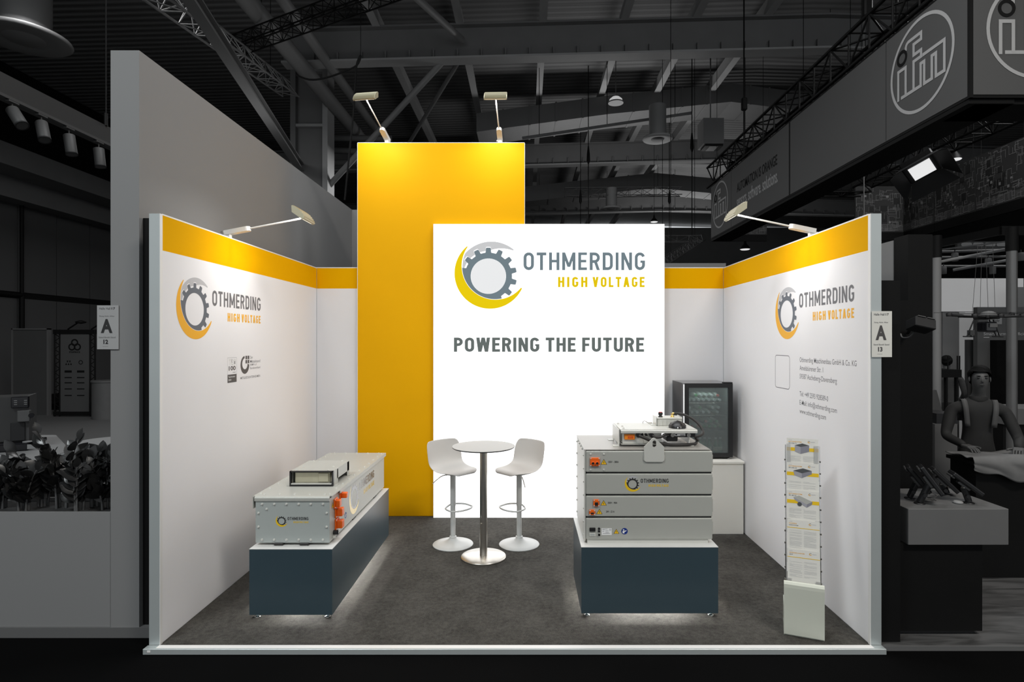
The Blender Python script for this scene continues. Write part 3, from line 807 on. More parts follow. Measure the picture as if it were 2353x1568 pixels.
ob('contact', MB().rbox(cfx(1442), cfx(1456), uy0+.013, uy0+.017, cfz(1008.5), cfz(1001.5), .002, 1), 'orange_plastic', so)
q = P2()
for i in range(4): q.rect(cfx(1444 + i*3), cfz(1007), cfx(1444.8 + i*3), cfz(1003))
flat('contact_pins', q, ((0, uy0+.0125, 0), (1, 0, 0), (0, 0, 1)), 'print_black', so, .0005)
for p in (1466, 1497):
    ob('cable_gland', MB().tube((cfx(p), uy0+.03, cfz(1000)), (cfx(p), uy0-.005, cfz(1000.5)), .017, 12), 'black_plastic', cu)
for p in (1476, 1484):
    ob('push_button', MB().tube((cfx(p), uy0+.03, cfz(998.5)), (cfx(p), uy0+.015, cfz(998.5)), .0095, 12), 'black_gloss', cu)
ob('button_plate', MB().box(cfx(1471), cfx(1489), uy0+.026, uy0+.030, cfz(1003), cfz(994.5)), 'chrome', cu)
# black radiator module at the right end
rm = ob('radiator', MB().rbox(cfx(1537), cfx(1599), uy0+.02, uy0+.16, cfz(1005.5), cfz(993.5), .004, 1).rbox(cfx(1534), cfx(1560), uy0+.05, uy0+.20, cfz(1016.5), cfz(1005), .006, 1), 'black_plastic', cu)
for p in (1545, 1582): ob('port', MB().tube((cfx(p), uy0+.02, cfz(1000)), (cfx(p), uy0+.006, cfz(1000)), .016, 14), 'steel', rm)
flat('label', P2().rect(cfx(1550), cfz(1002.5), cfx(1575), cfz(996.5)), ((0, uy0+.02, 0), (1, 0, 0), (0, 0, 1)), 'print_white', rm, .001)
flat('label_print', P2().rect(cfx(1552), cfz(1001), cfx(1556), cfz(998)).rect(cfx(1563), cfz(1001.5), cfx(1573), cfz(1000)), ((0, uy0+.02, 0), (1, 0, 0), (0, 0, 1)), 'print_black', rm, .002)
fn = ob('fan', MB().lathe([(.070, 0), (.070, .022), (.060, .026)], (at(1557, 984, 4.66).x, 4.665, uz+.005), 8).lathe([(.066, .024), (.052, .036), (.024, .054), (0.0, .057)], (at(1557, 984, 4.66).x, 4.665, uz+.005), 24), 'black_plastic', cu)
for i in range(5):
    t = i*1.2566; cx_ = at(1557, 984, 4.66).x
    ob('fan_spoke', MB().tube((cx_, 4.665, uz+.062), (cx_+.060*math.cos(t), 4.665+.060*math.sin(t), uz+.036), .004, 6), 'black_gloss', fn)
flat('fan_label', P2().rect(cx_-.018, uz+.010, cx_+.012, uz+.022), ((0, 4.60, 0), (1, 0, 0), (0, 0, 1)), 'print_white', fn, .001)
# junction box on the cover
jy0, jy1 = 4.77, 4.93
def jx(p): return (p-PX)*jy0/F
def jz(p): return ZC-(p-PY)*jy0/F
jb = ob('junction_box', MB().rbox(jx(1511), jx(1566), jy0, jy1, uz+.005, jz(963.5), .004, 1), 'case_light', cu)
ob('box_lid', MB().rbox(jx(1510), jx(1568), jy0-.004, jy1+.004, jz(963.5), jz(961), .003, 1), 'case_light', jb)
for i in range(6): ob('box_rib', MB().box(jx(1513 + i*9.5), jx(1513.8 + i*9.5), jy0-.003, jy0, uz+.012, jz(965)), 'case_light', jb)
for xa, xb in ((jx(1498), jx(1510)), (jx(1567), jx(1575))):
    ob('box_bracket', MB().box(xa, xb, jy0+.02, jy1-.02, uz+.005, uz+.010).box(xb-.004 if xa < jx(1520) else xa, xb if xa < jx(1520) else xa+.004, jy0+.01, jy1-.01, uz+.010, jz(959)), 'case_light', jb)
kc = (jx(1521.5), jy0+.06)
ob('stop_knob', MB().lathe([(.018, 0), (.018, .007), (.012, .009), (.012, .014), (.018, .018), (.0195, .034), (.016, .040)], (*kc, jz(961)), 18), 'black_plastic', jb)
ob('knob_top', MB().lathe([(.015, .040), (.013, .043), (0, .044)], (*kc, jz(961)), 18), 'red_plastic', jb)
el = Vector((jx(1549), jy0+.06, jz(961)))
ob('hose_fitting', MB().lathe([(.017, 0), (.017, .005), (.010, .008), (.010, .030)], tuple(el), 12).tube(el + Vector((0, 0, .03)), el + Vector((.018, 0, .030)), .009, 10), 'brass', jb)
h0 = el + Vector((.018, 0, .030))
hp = [h0, at(1565, 951.5, 4.80), at(1580, 957, 4.77), at(1595, 966, 4.75), at(1607, 977, 4.72), at(1614, 989, 4.69), at(1615.5, 995, 4.66), at(1612, 1000, 4.64), at(1604, 1003, 4.62), at(1595, 1003.5, 4.62)]
def smooth_path(P, k=5):
    P = [Vector(p) for p in P]; out = []
    for i in range(len(P)-1):
        a, b, c, d = P[max(i-1, 0)], P[i], P[i+1], P[min(i+2, len(P)-1)]
        for j in range(k):
            t = j/k
            out.append(.5*((2*b) + (c-a)*t + (2*a-5*b+4*c-d)*t*t + (3*b-a-3*c+d)*t**3))
    out.append(P[-1]); return out
ob('hose', MB().path(smooth_path(hp), .0105, 10), 'rubber', cu)
zc_ = zt + .013
lp = [at(1598, 1006, 4.66), at(1604, 1012, 4.70), Vector((1.375, 4.72, zc_+.02)), Vector((1.352, 4.66, zc_)), Vector((1.27, 4.60, zc_)), Vector((1.15, 4.585, zc_)), Vector((1.06, 4.578, zc_+.012)), Vector((.97, 4.56, 1.300)), Vector((.91, 4.553, 1.325)), Vector((cfx(1466), 4.558, cfz(1000.5)))]
ob('hose', MB().path(smooth_path(lp), .0115, 10), 'rubber', cu)
lp = [Vector((cfx(1497), 4.558, cfz(1000.5))), Vector((1.01, 4.55, cfz(1004))), Vector((1.05, 4.556, cfz(1003))), Vector((1.09, 4.575, cfz(998))), Vector((1.125, 4.59, cfz(998)))]
ob('hose', MB().path(smooth_path(lp), .0105, 10), 'rubber', cu)
ob('wire_loop', MB().path(smooth_path([at(1477, 973, 4.9), at(1478, 969, 4.9), at(1482, 967.5, 4.9), at(1487, 971, 4.9), at(1492, 972, 4.9), at(1498, 971.5, 4.88)]), .0035, 6), 'steel', cu)
bolts('cover_bolts', [(ux0+.03, uy0+.05, uz+.005), (ux0+.03, uy1-.06, uz+.005), (ux0+.04, uy0+.17, uz+.005)], (0, 0, 1), cu)

# ================================================================== bar table and stools
bt = thing('bar_table', 'round bar table with pale top and brushed steel column', 'table', (-.414, 5.606, 0))
ob('base', MB().lathe([(.216, 0), (.218, .004), (.218, .010), (.210, .016), (.04, .022)], (-.414, 5.606, 0), 48), 'brushed_steel', bt)
ob('column', MB().lathe([(.036, .02), (.036, 1.05), (.036, 1.056)], (-.414, 5.606, 0), 28), 'brushed_steel', bt)
ob('mounting_plate', MB().lathe([(.11, 1.050), (.11, 1.056)], (-.414, 5.606, 0), 24), 'black_plastic', bt)
ob('table_top', MB().lathe([(.294, 1.056), (.300, 1.060), (.3015, 1.066)], (-.414, 5.606, 0), 56), 'black_plastic', bt)
ob('top_surface', MB().lathe([(.3015, 1.066), (.3015, 1.0685), (.299, 1.070)], (-.414, 5.606, 0), 56), 'laminate_top', bt)

def bar_stool(loc, rz, label, lever):
    t = thing('bar_stool', label, 'stool', loc, rz, 'white bar stools at the round table')
    ob('base', MB().lathe([(.204, 0), (.207, .004), (.203, .010), (.15, .020), (.10, .030), (.06, .045), (.040, .062), (.034, .075)], (0, 0, 0), 40), 'stool_metal', t, True)
    ob('base_collar', MB().lathe([(.036, .072), (.036, .086), (.031, .088)], (0, 0, 0), 20), 'stool_metal', t, True)
    ob('lower_column', MB().lathe([(.0255, .08), (.0255, .44)], (0, 0, 0), 20), 'stool_metal', t, True)
    ob('upper_column', MB().lathe([(.0285, .40), (.0285, .725)], (0, 0, 0), 20), 'stool_metal', t, True)
    # oval foot rest
    pts = [(-.012, -.03, .41), (.035, -.125, .398)] + [(.115 + .085*math.cos(R(a)), .140*math.sin(R(a)), .392) for a in range(-75, 76, 15)] + [(.035, .125, .398), (-.012, .03, .41)]
    ob('foot_rest', MB().path(smooth_path(pts, 3), .0085, 8), 'stool_metal', t, True)
    ob('lever', MB().path(smooth_path([(lever[0]*.04, lever[1]*.04, .715), (lever[0]*.11, lever[1]*.11, .705), (lever[0]*.17, lever[1]*.17, .665), (lever[0]*.205, lever[1]*.205, .632)], 3), .005, 6), 'steel', t, True)
    ob('seat_plate', MB().rbox(-.09, .09, -.08, .08, .722, .732, .003, 1), 'stool_metal', t, True)
    # moulded shell: profile from the seat front up over the back, swept sideways
    prof = [(.215, .745), (.200, .763), (.15, .768), (.08, .757), (.0, .748), (-.07, .750), (-.125, .772), (-.165, .815), (-.190, .870), (-.207, .930), (-.220, .985), (-.230, 1.030), (-.234, 1.046)]
    wid = [.105, .150, .192, .212, .216, .214, .214, .216, .218, .218, .214, .200, .170]
    lift = [.0, .0, .004, .012, .022, .036, .040, .026, .012, .004, 0, 0, 0]     # edges lift on the seat
    fwd = [0, 0, 0, 0, 0, .006, .022, .045, .062, .070, .070, .060, .048]       # wings bend forward on the back
    mb = MB(); nu = 12; vs = []
    for (x, z), w, l, f in zip(prof, wid, lift, fwd):
        for i in range(nu+1):
            s = -1 + 2*i/nu
            vs.append((x + f*abs(s)**2.4, w*s, z + l*abs(s)**2.2))
    n = nu+1
    mb.add(vs, [(r*n+i, r*n+i+1, (r+1)*n+i+1, (r+1)*n+i) for r in range(len(prof)-1) for i in range(nu)], True)
    sh = ob('seat_shell', mb, 'stool_shell', t, True)
    md = sh.modifiers.new('thickness', 'SOLIDIFY'); md.thickness = .009; md.offset = 0
    md = sh.modifiers.new('round', 'SUBSURF'); md.levels = 1; md.render_levels = 2
    return t
bar_stool((-.751, 5.952, 0), R(-44), 'white bar stool left of the round table, in front of yellow panel edge', (-.55, -.83))
bar_stool((-.0755, 5.952, 0), R(-136), 'white bar stool right of the round table, before the light box', (.45, .89))

# ================================================================== cabinet with drinks fridge
cb = thing('base_cabinet', 'low white cabinet in the rear right corner under the fridge', 'cabinet', (1.99, 6.6, 0))
ob('body', MB().box(1.655, 2.330, 6.268, 6.94, 0, .760), 'cabinet_white', cb)
ob('door', MB().rbox(1.657, 2.328, 6.258, 6.267, .004, .744, .0015, 1), 'cabinet_white', cb)
ob('worktop', MB().rbox(1.653, 2.338, 6.250, 6.945, .760, .784, .002, 1), 'cabinet_white', cb)
fg = thing('drinks_fridge', 'black glass-door drinks fridge standing on the white corner cabinet', 'fridge', (1.995, 6.65, .785))
gx0, gx1, gy0, gy1, gz0, gz1 = 1.729, 2.255, 6.425, 6.915, .805, 1.612
mat('fridge_liner', (.30, .34, .33), .6, var=.03)
ob('shell', MB().box(gx0, gx1, gy1-.02, gy1, gz0, gz1).box(gx0, gx0+.016, gy0, gy1-.02, gz0, gz1).box(gx1-.016, gx1, gy0, gy1-.02, gz0, gz1).box(gx0+.016, gx1-.016, gy0, gy1-.02, gz1-.018, gz1).box(gx0+.016, gx1-.016, gy0, gy1-.02, gz0, gz0+.02), 'black_gloss', fg)
ob('liner', MB().box(gx0+.018, gx1-.018, gy1-.030, gy1-.022, gz0+.022, gz1-.020).box(gx0+.018, gx0+.026, gy0, gy1-.030, gz0+.022, gz1-.020).box(gx1-.026, gx1-.018, gy0, gy1-.030, gz0+.022, gz1-.020).box(gx0+.026, gx1-.026, gy0, gy1-.030, gz1-.028, gz1-.020).box(gx0+.026, gx1-.026, gy0, gy1-.030, gz0+.022, gz0+.028), 'fridge_liner', fg)
dy = 6.377; b_ = .046
dr = ob('door', MB().box(gx0, gx0+b_, dy, gy0-.004, gz0, gz1).box(gx1-b_, gx1, dy, gy0-.004, gz0, gz1).box(gx0+b_, gx1-b_, dy, gy0-.004, gz1-.045, gz1).box(gx0+b_, gx1-b_, dy, gy0-.004, gz0, gz0+.045), 'black_flat', fg)
def glass_mat(name, tint, opacity, rough=.03, haze=None):
    m = bpy.data.materials.new(name); m.use_nodes = True; nt = m.node_tree; N = nt.nodes; L = nt.links
    out = N['Material Output']; N.remove(N['Principled BSDF'])
    tr = N.new('ShaderNodeBsdfTransparent'); tr.inputs[0].default_value = (*tint, 1)
    gl = N.new('ShaderNodeBsdfGlossy'); gl.inputs['Roughness'].default_value = rough; gl.inputs[0].default_value = (.9, .9, .9, 1)
    df = N.new('ShaderNodeBsdfDiffuse'); df.inputs[0].default_value = (*(haze or tint), 1)
    lw = N.new('ShaderNodeFresnel'); lw.inputs['IOR'].default_value = 1.45
    nz = N.new('ShaderNodeTexNoise'); nz.inputs['Scale'].default_value = 4
    mr = N.new('ShaderNodeMapRange'); mr.inputs['To Min'].default_value = opacity*.92; mr.inputs['To Max'].default_value = opacity*1.08
    L.new(nz.outputs['Fac'], mr.inputs['Value'])
    m1 = N.new('ShaderNodeMixShader'); L.new(mr.outputs[0], m1.inputs[0]); L.new(tr.outputs[0], m1.inputs[1]); L.new(df.outputs[0], m1.inputs[2])
    m2 = N.new('ShaderNodeMixShader'); L.new(lw.outputs[0], m2.inputs[0]); L.new(m1.outputs[0], m2.inputs[1]); L.new(gl.outputs[0], m2.inputs[2])
    L.new(m2.outputs[0], out.inputs[0]); MATS[name] = m; return m
glass_mat('fridge_glass', (.86, .91, .90), .34, haze=(.25, .285, .28))
glass_mat('acrylic', (.98, .98, .98), .22, haze=(.9, .9, .88))
ob('glass_pane', MB().box(gx0+b_, gx1-b_, dy+.010, dy+.016, gz0+.045, gz1-.045), 'fridge_glass', dr)
ob('door_edge', MB().box(gx0-.003, gx0, dy+.004, gy0-.008, gz0+.01, gz1-.01), 'chrome', dr)
ob('hinge_cover', MB().rbox(gx1-.10, gx1+.002, dy+.008, dy+.06, gz1, gz1+.014, .003, 1), 'black_flat', fg)
for u in (gx0+.05, gx1-.03):
    for v in (gy0, gy1-.06): ob('foot', MB().lathe([(.016, .7845), (.016, .79), (.010, .793), (.010, gz0)], (u, v, 0), 12), 'chrome', fg)
def gpt(cx, cy, Y=6.47): return at(1540 + cx/7.128, 860 + cy/7.128, Y)
shelf_z = []
for cy in (470, 672):
    z = gpt(0, cy).z; shelf_z.append(z)
    mb = MB()
    for i in range(14):
        x = gx0+.03 + (gx1-gx0-.06)*i/13; mb.tube((x, gy0+.01, z), (x, gy1-.035, z), .0022, 5)
    mb.tube((gx0+.026, gy0+.01, z), (gx1-.026, gy0+.01, z), .003, 6); mb.tube((gx0+.026, gy1-.04, z), (gx1-.026, gy1-.04, z), .003, 6)
    ob('shelf', mb, 'steel', fg)
lt = bpy.data.lights.new('fridge_lamp', 'AREA'); lt.size = .3; lt.size_y = .02; lt.shape = 'RECTANGLE'; lt.energy = .55; lt.color = (.9, 1, .97)
lo = bpy.data.objects.new('fridge_lamp', lt); C.objects.link(lo); lo.parent = fg; lo.location = (0, -.20, .79); lo['kind'] = 'helper'
mat('clear_glass_bottle', (.55, .62, .58), .08, var=.05, spec=.8); mat('green_glass_bottle', (.16, .38, .24), .1, var=.05, spec=.8)
mat('cap_silver', (.72, .76, .78), .3, .3, var=.03); mat('cap_green', (.10, .42, .16), .4, var=.03); mat('cap_red', (.55, .06, .05), .4, var=.03); mat('bottle_label', (.75, .74, .62), .5, var=.05)
BP = [(.0, .0), (.026, .0), (.0275, .006), (.0275, .095), (.024, .118), (.015, .145), (.012, .165), (.012, .185)]
def bottle(cap, lying, glass):
    t = thing('drink_bottle', '', 'bottle')
    M = Matrix.Rotation(R(90), 4, 'X') if lying else Matrix.Identity(4)
    s = 1.0 if lying else .86
    ob('glass_body', MB().lathe([(a*s, b*s) for a, b in BP], (0, 0, 0), 16, M), glass, t, True)
    ob('cap', MB().lathe([(.0145*s, .178*s), (.0155*s, .182*s), (.0155*s, .194*s), (.013*s, .197*s)], (0, 0, 0), 16, M), cap, t, True)
    if not lying: ob('paper_label', MB().lathe([(.0279*s, .035*s), (.0279*s, .080*s)], (0, 0, 0), 16), 'bottle_label', t, True)
    return t
protos = {}
def put_bottle(kind, cap, lying, glass, loc, label, group):
    if kind in protos: t = copy_tree(protos[kind])
    else: t = bottle(cap, lying, glass); protos[kind] = t
    t.location = loc; t['label'] = label; t['group'] = group
R1 = 'bottles lying on the upper fridge shelf'; R2 = 'bottles lying on the lower fridge shelf'; R3 = 'bottles lying below the fridge shelves'; R4 = 'bottles standing on the fridge floor'
ORD = ['first', 'second', 'third', 'fourth', 'fifth', 'sixth', 'seventh', 'eighth', 'ninth', 'tenth']
CAPS = {'s': ('cap_silver', 'silver'), 'g': ('cap_green', 'green'), 'r': ('cap_red', 'red')}
for gname, where, row, items in ((R1, 'upper fridge shelf', 'top row', [('g', 425, 352), ('s', 512, 345), ('s', 595, 345), ('s', 690, 350), ('r', 785, 352)]),
        (R1, 'upper fridge shelf', 'bottom row', [('s', 315, 425), ('s', 392, 425), ('s', 470, 425), ('s', 548, 425), ('s', 638, 425), ('s', 730, 425), ('s', 817, 425)]),
        (R2, 'lower fridge shelf', 'top row', [('s', 320, 552), ('g', 495, 552), ('s', 703, 552), ('s', 795, 548)]),
        (R2, 'lower fridge shelf', 'bottom row', [('s', 360, 625), ('s', 447, 625), ('s', 545, 625), ('s', 640, 625), ('s', 778, 625)]),
        (R3, 'tray under the fridge shelves', 'top row', [('r', 588, 777), ('g', 675, 777), ('g', 768, 777)]),
        (R3, 'tray under the fridge shelves', 'bottom row', [('r', 362, 860), ('r', 460, 860), ('g', 556, 860), ('g', 646, 860), ('g', 738, 860), ('g', 827, 860)])):
    for n_, (k, cx, cy) in enumerate(items):
        p = gpt(cx, cy); p.y = 6.67
        put_bottle('lying_' + k, CAPS[k][0], True, 'clear_glass_bottle', p, '%s-capped bottle, %s from left in %s on the %s' % (CAPS[k][1], ORD[n_], row, where), gname)
fz0 = gz0 + .0285
for n_, cx in enumerate((500, 575, 655, 757, 832)):
    put_bottle('standing', 'cap_silver', False, 'green_glass_bottle', Vector((gpt(cx, 1100).x, 6.50, fz0)), 'upright green glass bottle, %s from left on the fridge floor' % ORD[n_], R4)
ob('bottle_tray', MB().box(gx0+.03, gx1-.03, gy0+.03, gy1-.04, gpt(0, 908).z-.012, gpt(0, 908).z-.008), 'fridge_glass', fg)

# ================================================================== brochure stand
ang = math.atan2(-.099, .239); bs0 = Vector((1.9425, 4.0835, 0))
bs = thing('brochure_stand', 'tall white brochure stand with clear pockets by the right wall', 'brochure stand', bs0, ang)
mat('stand_white', (.60, .62, .54), .35, var=.02)
W2 = .129
mb = MB().box(-W2, W2, -.012, .0, .012, .340)
pr = [(-.012, .340), (-.010, .362), (0, .376), (.014, .380), (.014, .372), (.004, .366), (0, .340)]
mb.prism(pr, (-W2, 0, 0), (0, 1, 0), (0, 0, 1), (2*W2, 0, 0))
ob('front_panel', mb, 'stand_white', bs, True)
ob('foot_plate', MB().box(-W2, W2, -.0, .24, 0.0005, .012).box(W2-.006, W2, 0, .20, .012, .20).box(-W2, -W2+.006, 0, .20, .012, .20), 'stand_white', bs, True)
LEAN = math.atan2(.14, 1.0)
ud = Vector((0, math.sin(LEAN), math.cos(LEAN))); nd = Vector((0, -math.cos(LEAN), math.sin(LEAN)))
def rack(u, s, d=0.0): return Vector((u, .078, .30)) + ud*s + nd*d
for s in (-1, 1):
    p = ob('post', MB().tube(rack(s*.112, -.10, -.012), rack(s*.112, 1.02, -.012), .0055, 8), 'chrome', bs, True)
    for i in range(11):
        ob('clip', MB().rbox(-.006, .006, -.006, .006, -.006, .006, .0015, 1, Matrix.Translation(rack(s*.116, .06 + .085*i, -.012))), 'steel', p, True)
tops = [1.36, 1.185, .99, .785, .585]
titles = [('BATTERIESYSTEM', 'PP-750-71'), ('BATTERIESYSTEM', 'PP-350-35'), ('BATTERIESYSTEM', 'PP-48-23'), ('FAHRZEUG', 'K\u00dcHLSYSTEM'), ('ON-BOARD-CHARGER', '22kW')]
labs = ['top brochure in the stand, stacked grey unit on a yellow band', 'second brochure from the top, flat grey case on a yellow band', 'middle brochure in the stand, long tilted grey unit on a yellow band', 'fourth brochure from the top, plain text sheet with yellow line', 'lowest brochure in the stand, plain text sheet with yellow line']
mat('pic_top', (.07, .075, .08), .6); mat('pic_left', (.34, .34, .38), .6); mat('pic_right', (.23, .23, .27), .6)
for i, (tz, (t1, t2), lab) in enumerate(zip(tops, titles, labs)):
    s1 = (tz - .30)/math.cos(LEAN); dd = .006 + .012*i
    back = rack(0, s1-.297, dd-.005)
    pk = MB()
    hgt = .20 if i else .16
    for a, b, c, d in ((-.107, .107, -.30, -.288), (-.107, -.078, -.288, -.040 if i == 0 else -.20), (.078, .107, -.288, -.045 if i == 0 else -.20)):
        P = [rack(a, s1+c, dd+.006), rack(b, s1+c, dd+.006), rack(b, s1+d, dd+.006), rack(a, s1+d, dd+.006)]
        pk.add(P + [p - nd*.002 for p in P], [(0, 1, 2, 3), (7, 6, 5, 4), (0, 4, 5, 1), (1, 5, 6, 2), (2, 6, 7, 3), (3, 7, 4, 0)])
    ob('pocket', pk, 'acrylic', bs, True)
    Mw = Matrix.Translation(bs0) @ Matrix.Rotation(ang, 4, 'Z')
    base = Mw @ rack(0, s1-.297, dd)
    br = thing('brochure', lab, 'brochure', base, ang, 'brochures in the stand')
    def lw(u, v): return Vector((u, 0, 0)) + ud*v
    A = [lw(-.105, 0), lw(.105, 0), lw(.105, .297), lw(-.105, .297)]
    ob('sheet', MB().add([p + nd*.0 for p in A] + [p - nd*.003 for p in A], [(0, 1, 2, 3), (7, 6, 5, 4), (0, 4, 5, 1), (1, 5, 6, 2), (2, 6, 7, 3), (3, 7, 4, 0)]), 'paper', br, True)
    fr = ((0, 0, 0), (1, 0, 0), tuple(ud))
    def pr_(nm, q, m, o=.0008): flat(nm, q, fr, m, br, o, True)
    pr_('title', txt(t1, .01).fit(-.092, -.092 + .0062*len(t1), .268, .275), 'print_orange')
    pr_('title', txt(t2, .015).fit(-.092, -.092 + .0060*len(t2), .256, .263), 'print_slate')
    pr_('small_print', P2().rect(-.092, .2825, -.07, .2845), 'print_light')
    pr_('emblem', P2().ring((.045, .275), .0045, .0072, 20, 20, 240), 'print_slate')
    pr_('emblem', P2().ring((.045, .275), .005, .0085, 20, 150, 330), 'print_orange', .0012)
    pr_('emblem_text', P2().rect(.056, .2735, .083, .2765), 'print_light')
    if i < 3:
        pr_('yellow_band', P2().rect(-.105, .205, .105, .230), 'print_yellow')
        if i == 0: T, L_, R_ = [(-.05, .247), (.0, .262), (.045, .250), (-.012, .236)], [(-.05, .247), (-.012, .236), (-.012, .186), (-.05, .202)], [(-.012, .236), (.045, .250), (.045, .205), (-.012, .186)]
        elif i == 1: T, L_, R_ = [(-.062, .240), (.002, .260), (.060, .246), (-.005, .224)], [(-.062, .240), (-.005, .224), (-.005, .190), (-.055, .208)], [(-.005, .224), (.060, .246), (.060, .222), (-.005, .190)]
        else: T, L_, R_ = [(-.062, .248), (-.025, .262), (.062, .226), (.025, .205)], [(-.062, .248), (.025, .205), (.025, .182), (-.052, .228)], [(.025, .205), (.062, .226), (.058, .205), (.025, .182)]
        pr_('picture', P2().poly(T), 'pic_top' if i < 2 else 'case_metal', .0014); pr_('picture', P2().poly(L_), 'pic_left', .0014); pr_('picture', P2().poly(R_), 'pic_right', .0014)
        if i == 2: pr_('picture', P2().disc((-.022, .202), .015, 16), 'pic_top', .002)
        y0_ = .168
    else:
        pr_('yellow_line', P2().rect(-.105, .240, .105, .244), 'print_yellow'); y0_ = .228
    q = P2(); rr = random.Random(i)
    k = 0
    while y0_ - k*.0062 > .10:
        v = y0_ - k*.0062; k += 1
        if rr.random() < .25: continue
        q.rect(-.09, v, -.09 + .08*(1 if rr.random() > .35 else rr.random()), v+.0024); q.rect(.004, v, .004 + .08*(1 if rr.random() > .35 else rr.random()), v+.0024)
    pr_('body_text', q, 'print_faint')

# ================================================================== stand number sign on the right wall
def number_sign(name, label, x0, x1, z0, z1, y, hall, num, m_paper, m_ink, m_soft):
    t = thing(name, label, 'sign', ((x0+x1)/2, y, z0))
    ob('board', MB().box(x0, x1, y-.004, y, z0, z1), m_paper, t)
    fr = ((x0, y-.004, z0), (1, 0, 0), (0, 0, 1)); W = x1-x0; H = z1-z0
    def tx(s, a, b, c, d, m, bold=.0): flat('lettering', txt(s, bold).fit(a*W, b*W, c*H, d*H), fr, m, t, .001)
    tx('Halle Hall', .10, .62, .905, .955, m_soft, .005); tx(hall, .68, .84, .905, .955, m_ink, .02)
    tx('Gang Aisle Allee', .10, .80, .735, .770, m_soft)
    tx('A', .18, .72, .37, .69, m_ink, .045)
    tx('Stand Booth Stand', .08, .86, .255, .290, m_soft)
    tx(num, .30, .52, .12, .22, m_ink, .04)
    flat('small_line', P2().rect(.26*W, .062*H, .52*W, .067*H), fr, m_soft, t, .0005)
number_sign('stand_number_sign', 'white sign with letter A and number 13 on the right wall end', 2.354, 2.490, 1.970, 2.283, 3.978, '17', '13', 'paper', 'print_dark', 'print_grey')

# ================================================================== hall shell (grey, dim)
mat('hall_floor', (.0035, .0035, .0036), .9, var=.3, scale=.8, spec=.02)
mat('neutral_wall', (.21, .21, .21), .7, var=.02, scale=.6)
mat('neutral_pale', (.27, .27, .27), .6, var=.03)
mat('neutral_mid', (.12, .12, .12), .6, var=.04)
mat('neutral_dark', (.045, .045, .045), .6, var=.06)
mat('neutral_black', (.008, .008, .008), .5, var=.1, spec=.1)
mat('hall_steel', (.34, .34, .34), .6, var=.10, scale=2)
mat('hall_steel_dark', (.15, .15, .15), .65, var=.12, scale=2)
mat('hall_pipe', (.22, .22, .22), .5, var=.08, scale=2)
mat('hall_wall_panel', (.075, .075, .076), .7, var=.08, scale=.5)
mat('truss_black', (.010, .010, .010), .45, var=.1, spec=.1)
mat('truss_grey', (.10, .10, .10), .4, .4, var=.1)
mat('banner_grey', (.080, .080, .080), .65, var=.03, scale=.8)
mat('banner_line', (.42, .42, .42), .6, var=.02)
mat('banner_black', (.010, .010, .010), .6, var=.02, spec=.1)
mat('leaf_dark', (.019, .019, .019), .30, var=.35, scale=30)
mat('leaf_grey', (.034, .034, .034), .32, var=.35, scale=30)
mat('stem_grey', (.10, .10, .10), .45, var=.2, scale=20)
mat('soil', (.02, .02, .02), .9, var=.4, scale=40, bump=.8, bscale=60)
mat('lamp_on', (.9, .9, .9), .5, emit=((1, 1, 1), .75), var=0)
mat('lamp_soft', (.9, .9, .9), .5, emit=((1, 1, 1), .38), var=0)
def deck_material():
    m = bpy.data.materials.new('roof_deck'); m.use_nodes = True; nt = m.node_tree; N = nt.nodes; L = nt.links; b = N['Principled BSDF']
    b.inputs['Roughness'].default_value = .6
    tc = N.new('ShaderNodeTexCoord'); wv = N.new('ShaderNodeTexWave'); wv.bands_direction = 'Y'; wv.inputs['Scale'].default_value = 1.25; wv.inputs['Distortion'].default_value = .15
    L.new(tc.outputs['Object'], wv.inputs['Vector'])
    cr = N.new('ShaderNodeValToRGB'); cr.color_ramp.elements[0].color = (.115, .115, .115, 1); cr.color_ramp.elements[1].color = (.175, .175, .175, 1); cr.color_ramp.elements[0].position = .15; cr.color_ramp.elements[1].position = .75  # grooves darker, ridges lighter: shade of the corrugation put into the colour
    L.new(wv.outputs['Fac'], cr.inputs['Fac']); L.new(cr.outputs['Color'], b.inputs['Base Color'])
    bp = N.new('ShaderNodeBump'); bp.inputs['Distance'].default_value = .025; L.new(wv.outputs['Fac'], bp.inputs['Height']); L.new(bp.outputs['Normal'], b.inputs['Normal'])
    MATS['roof_deck'] = m
deck_material()
XRG = 7.8; SL = .34/12.4          # ridge line and roof slope
def roof_z(x, z): return z - abs(x - XRG)*SL
struct('floor_hall', MB().box(-16, 30, -12, 46, -.06, -.04), 'hall_floor', 'dark hall floor in front of and around the booths')
mb = MB()
for xa, xb in ((-16, XRG), (XRG, 30)):
    P = [(xa, -12, roof_z(xa, 11.2)), (xb, -12, roof_z(xb, 11.2)), (xb, 46, roof_z(xb, 11.2)), (xa, 46, roof_z(xa, 11.2))]
    mb.add(P + [(a, b, c+.1) for a, b, c in P], [(3, 2, 1, 0), (4, 5, 6, 7), (0, 1, 5, 4), (1, 2, 6, 5), (2, 3, 7, 6), (3, 0, 4, 7)])
struct('ceiling', mb, 'roof_deck', 'dark corrugated roof deck of the exhibition hall')
wl = struct('wall_hall_left', MB().box(-16.0, -15.9, -12, 46, -.05, 10.8), 'neutral_black', 'dark panelled side wall of the exhibition hall')
for i in range(5):
    y = 15.2 + i*1.5
    for z0, z1 in ((.3, 3.4), (3.6, 6.6)):
        ob('wall_panel', MB().box(-15.9, -15.86, y, y+1.46, z0, z1), 'hall_wall_panel', wl)
ob('wall_pipe', MB().tube((-15.75, 12, 3.5), (-15.75, 18.2, 3.5), .07, 8).tube((-15.75, 18.2, 3.5), (-15.75, 18.2, 1.9), .07, 8), 'neutral_black', wl)
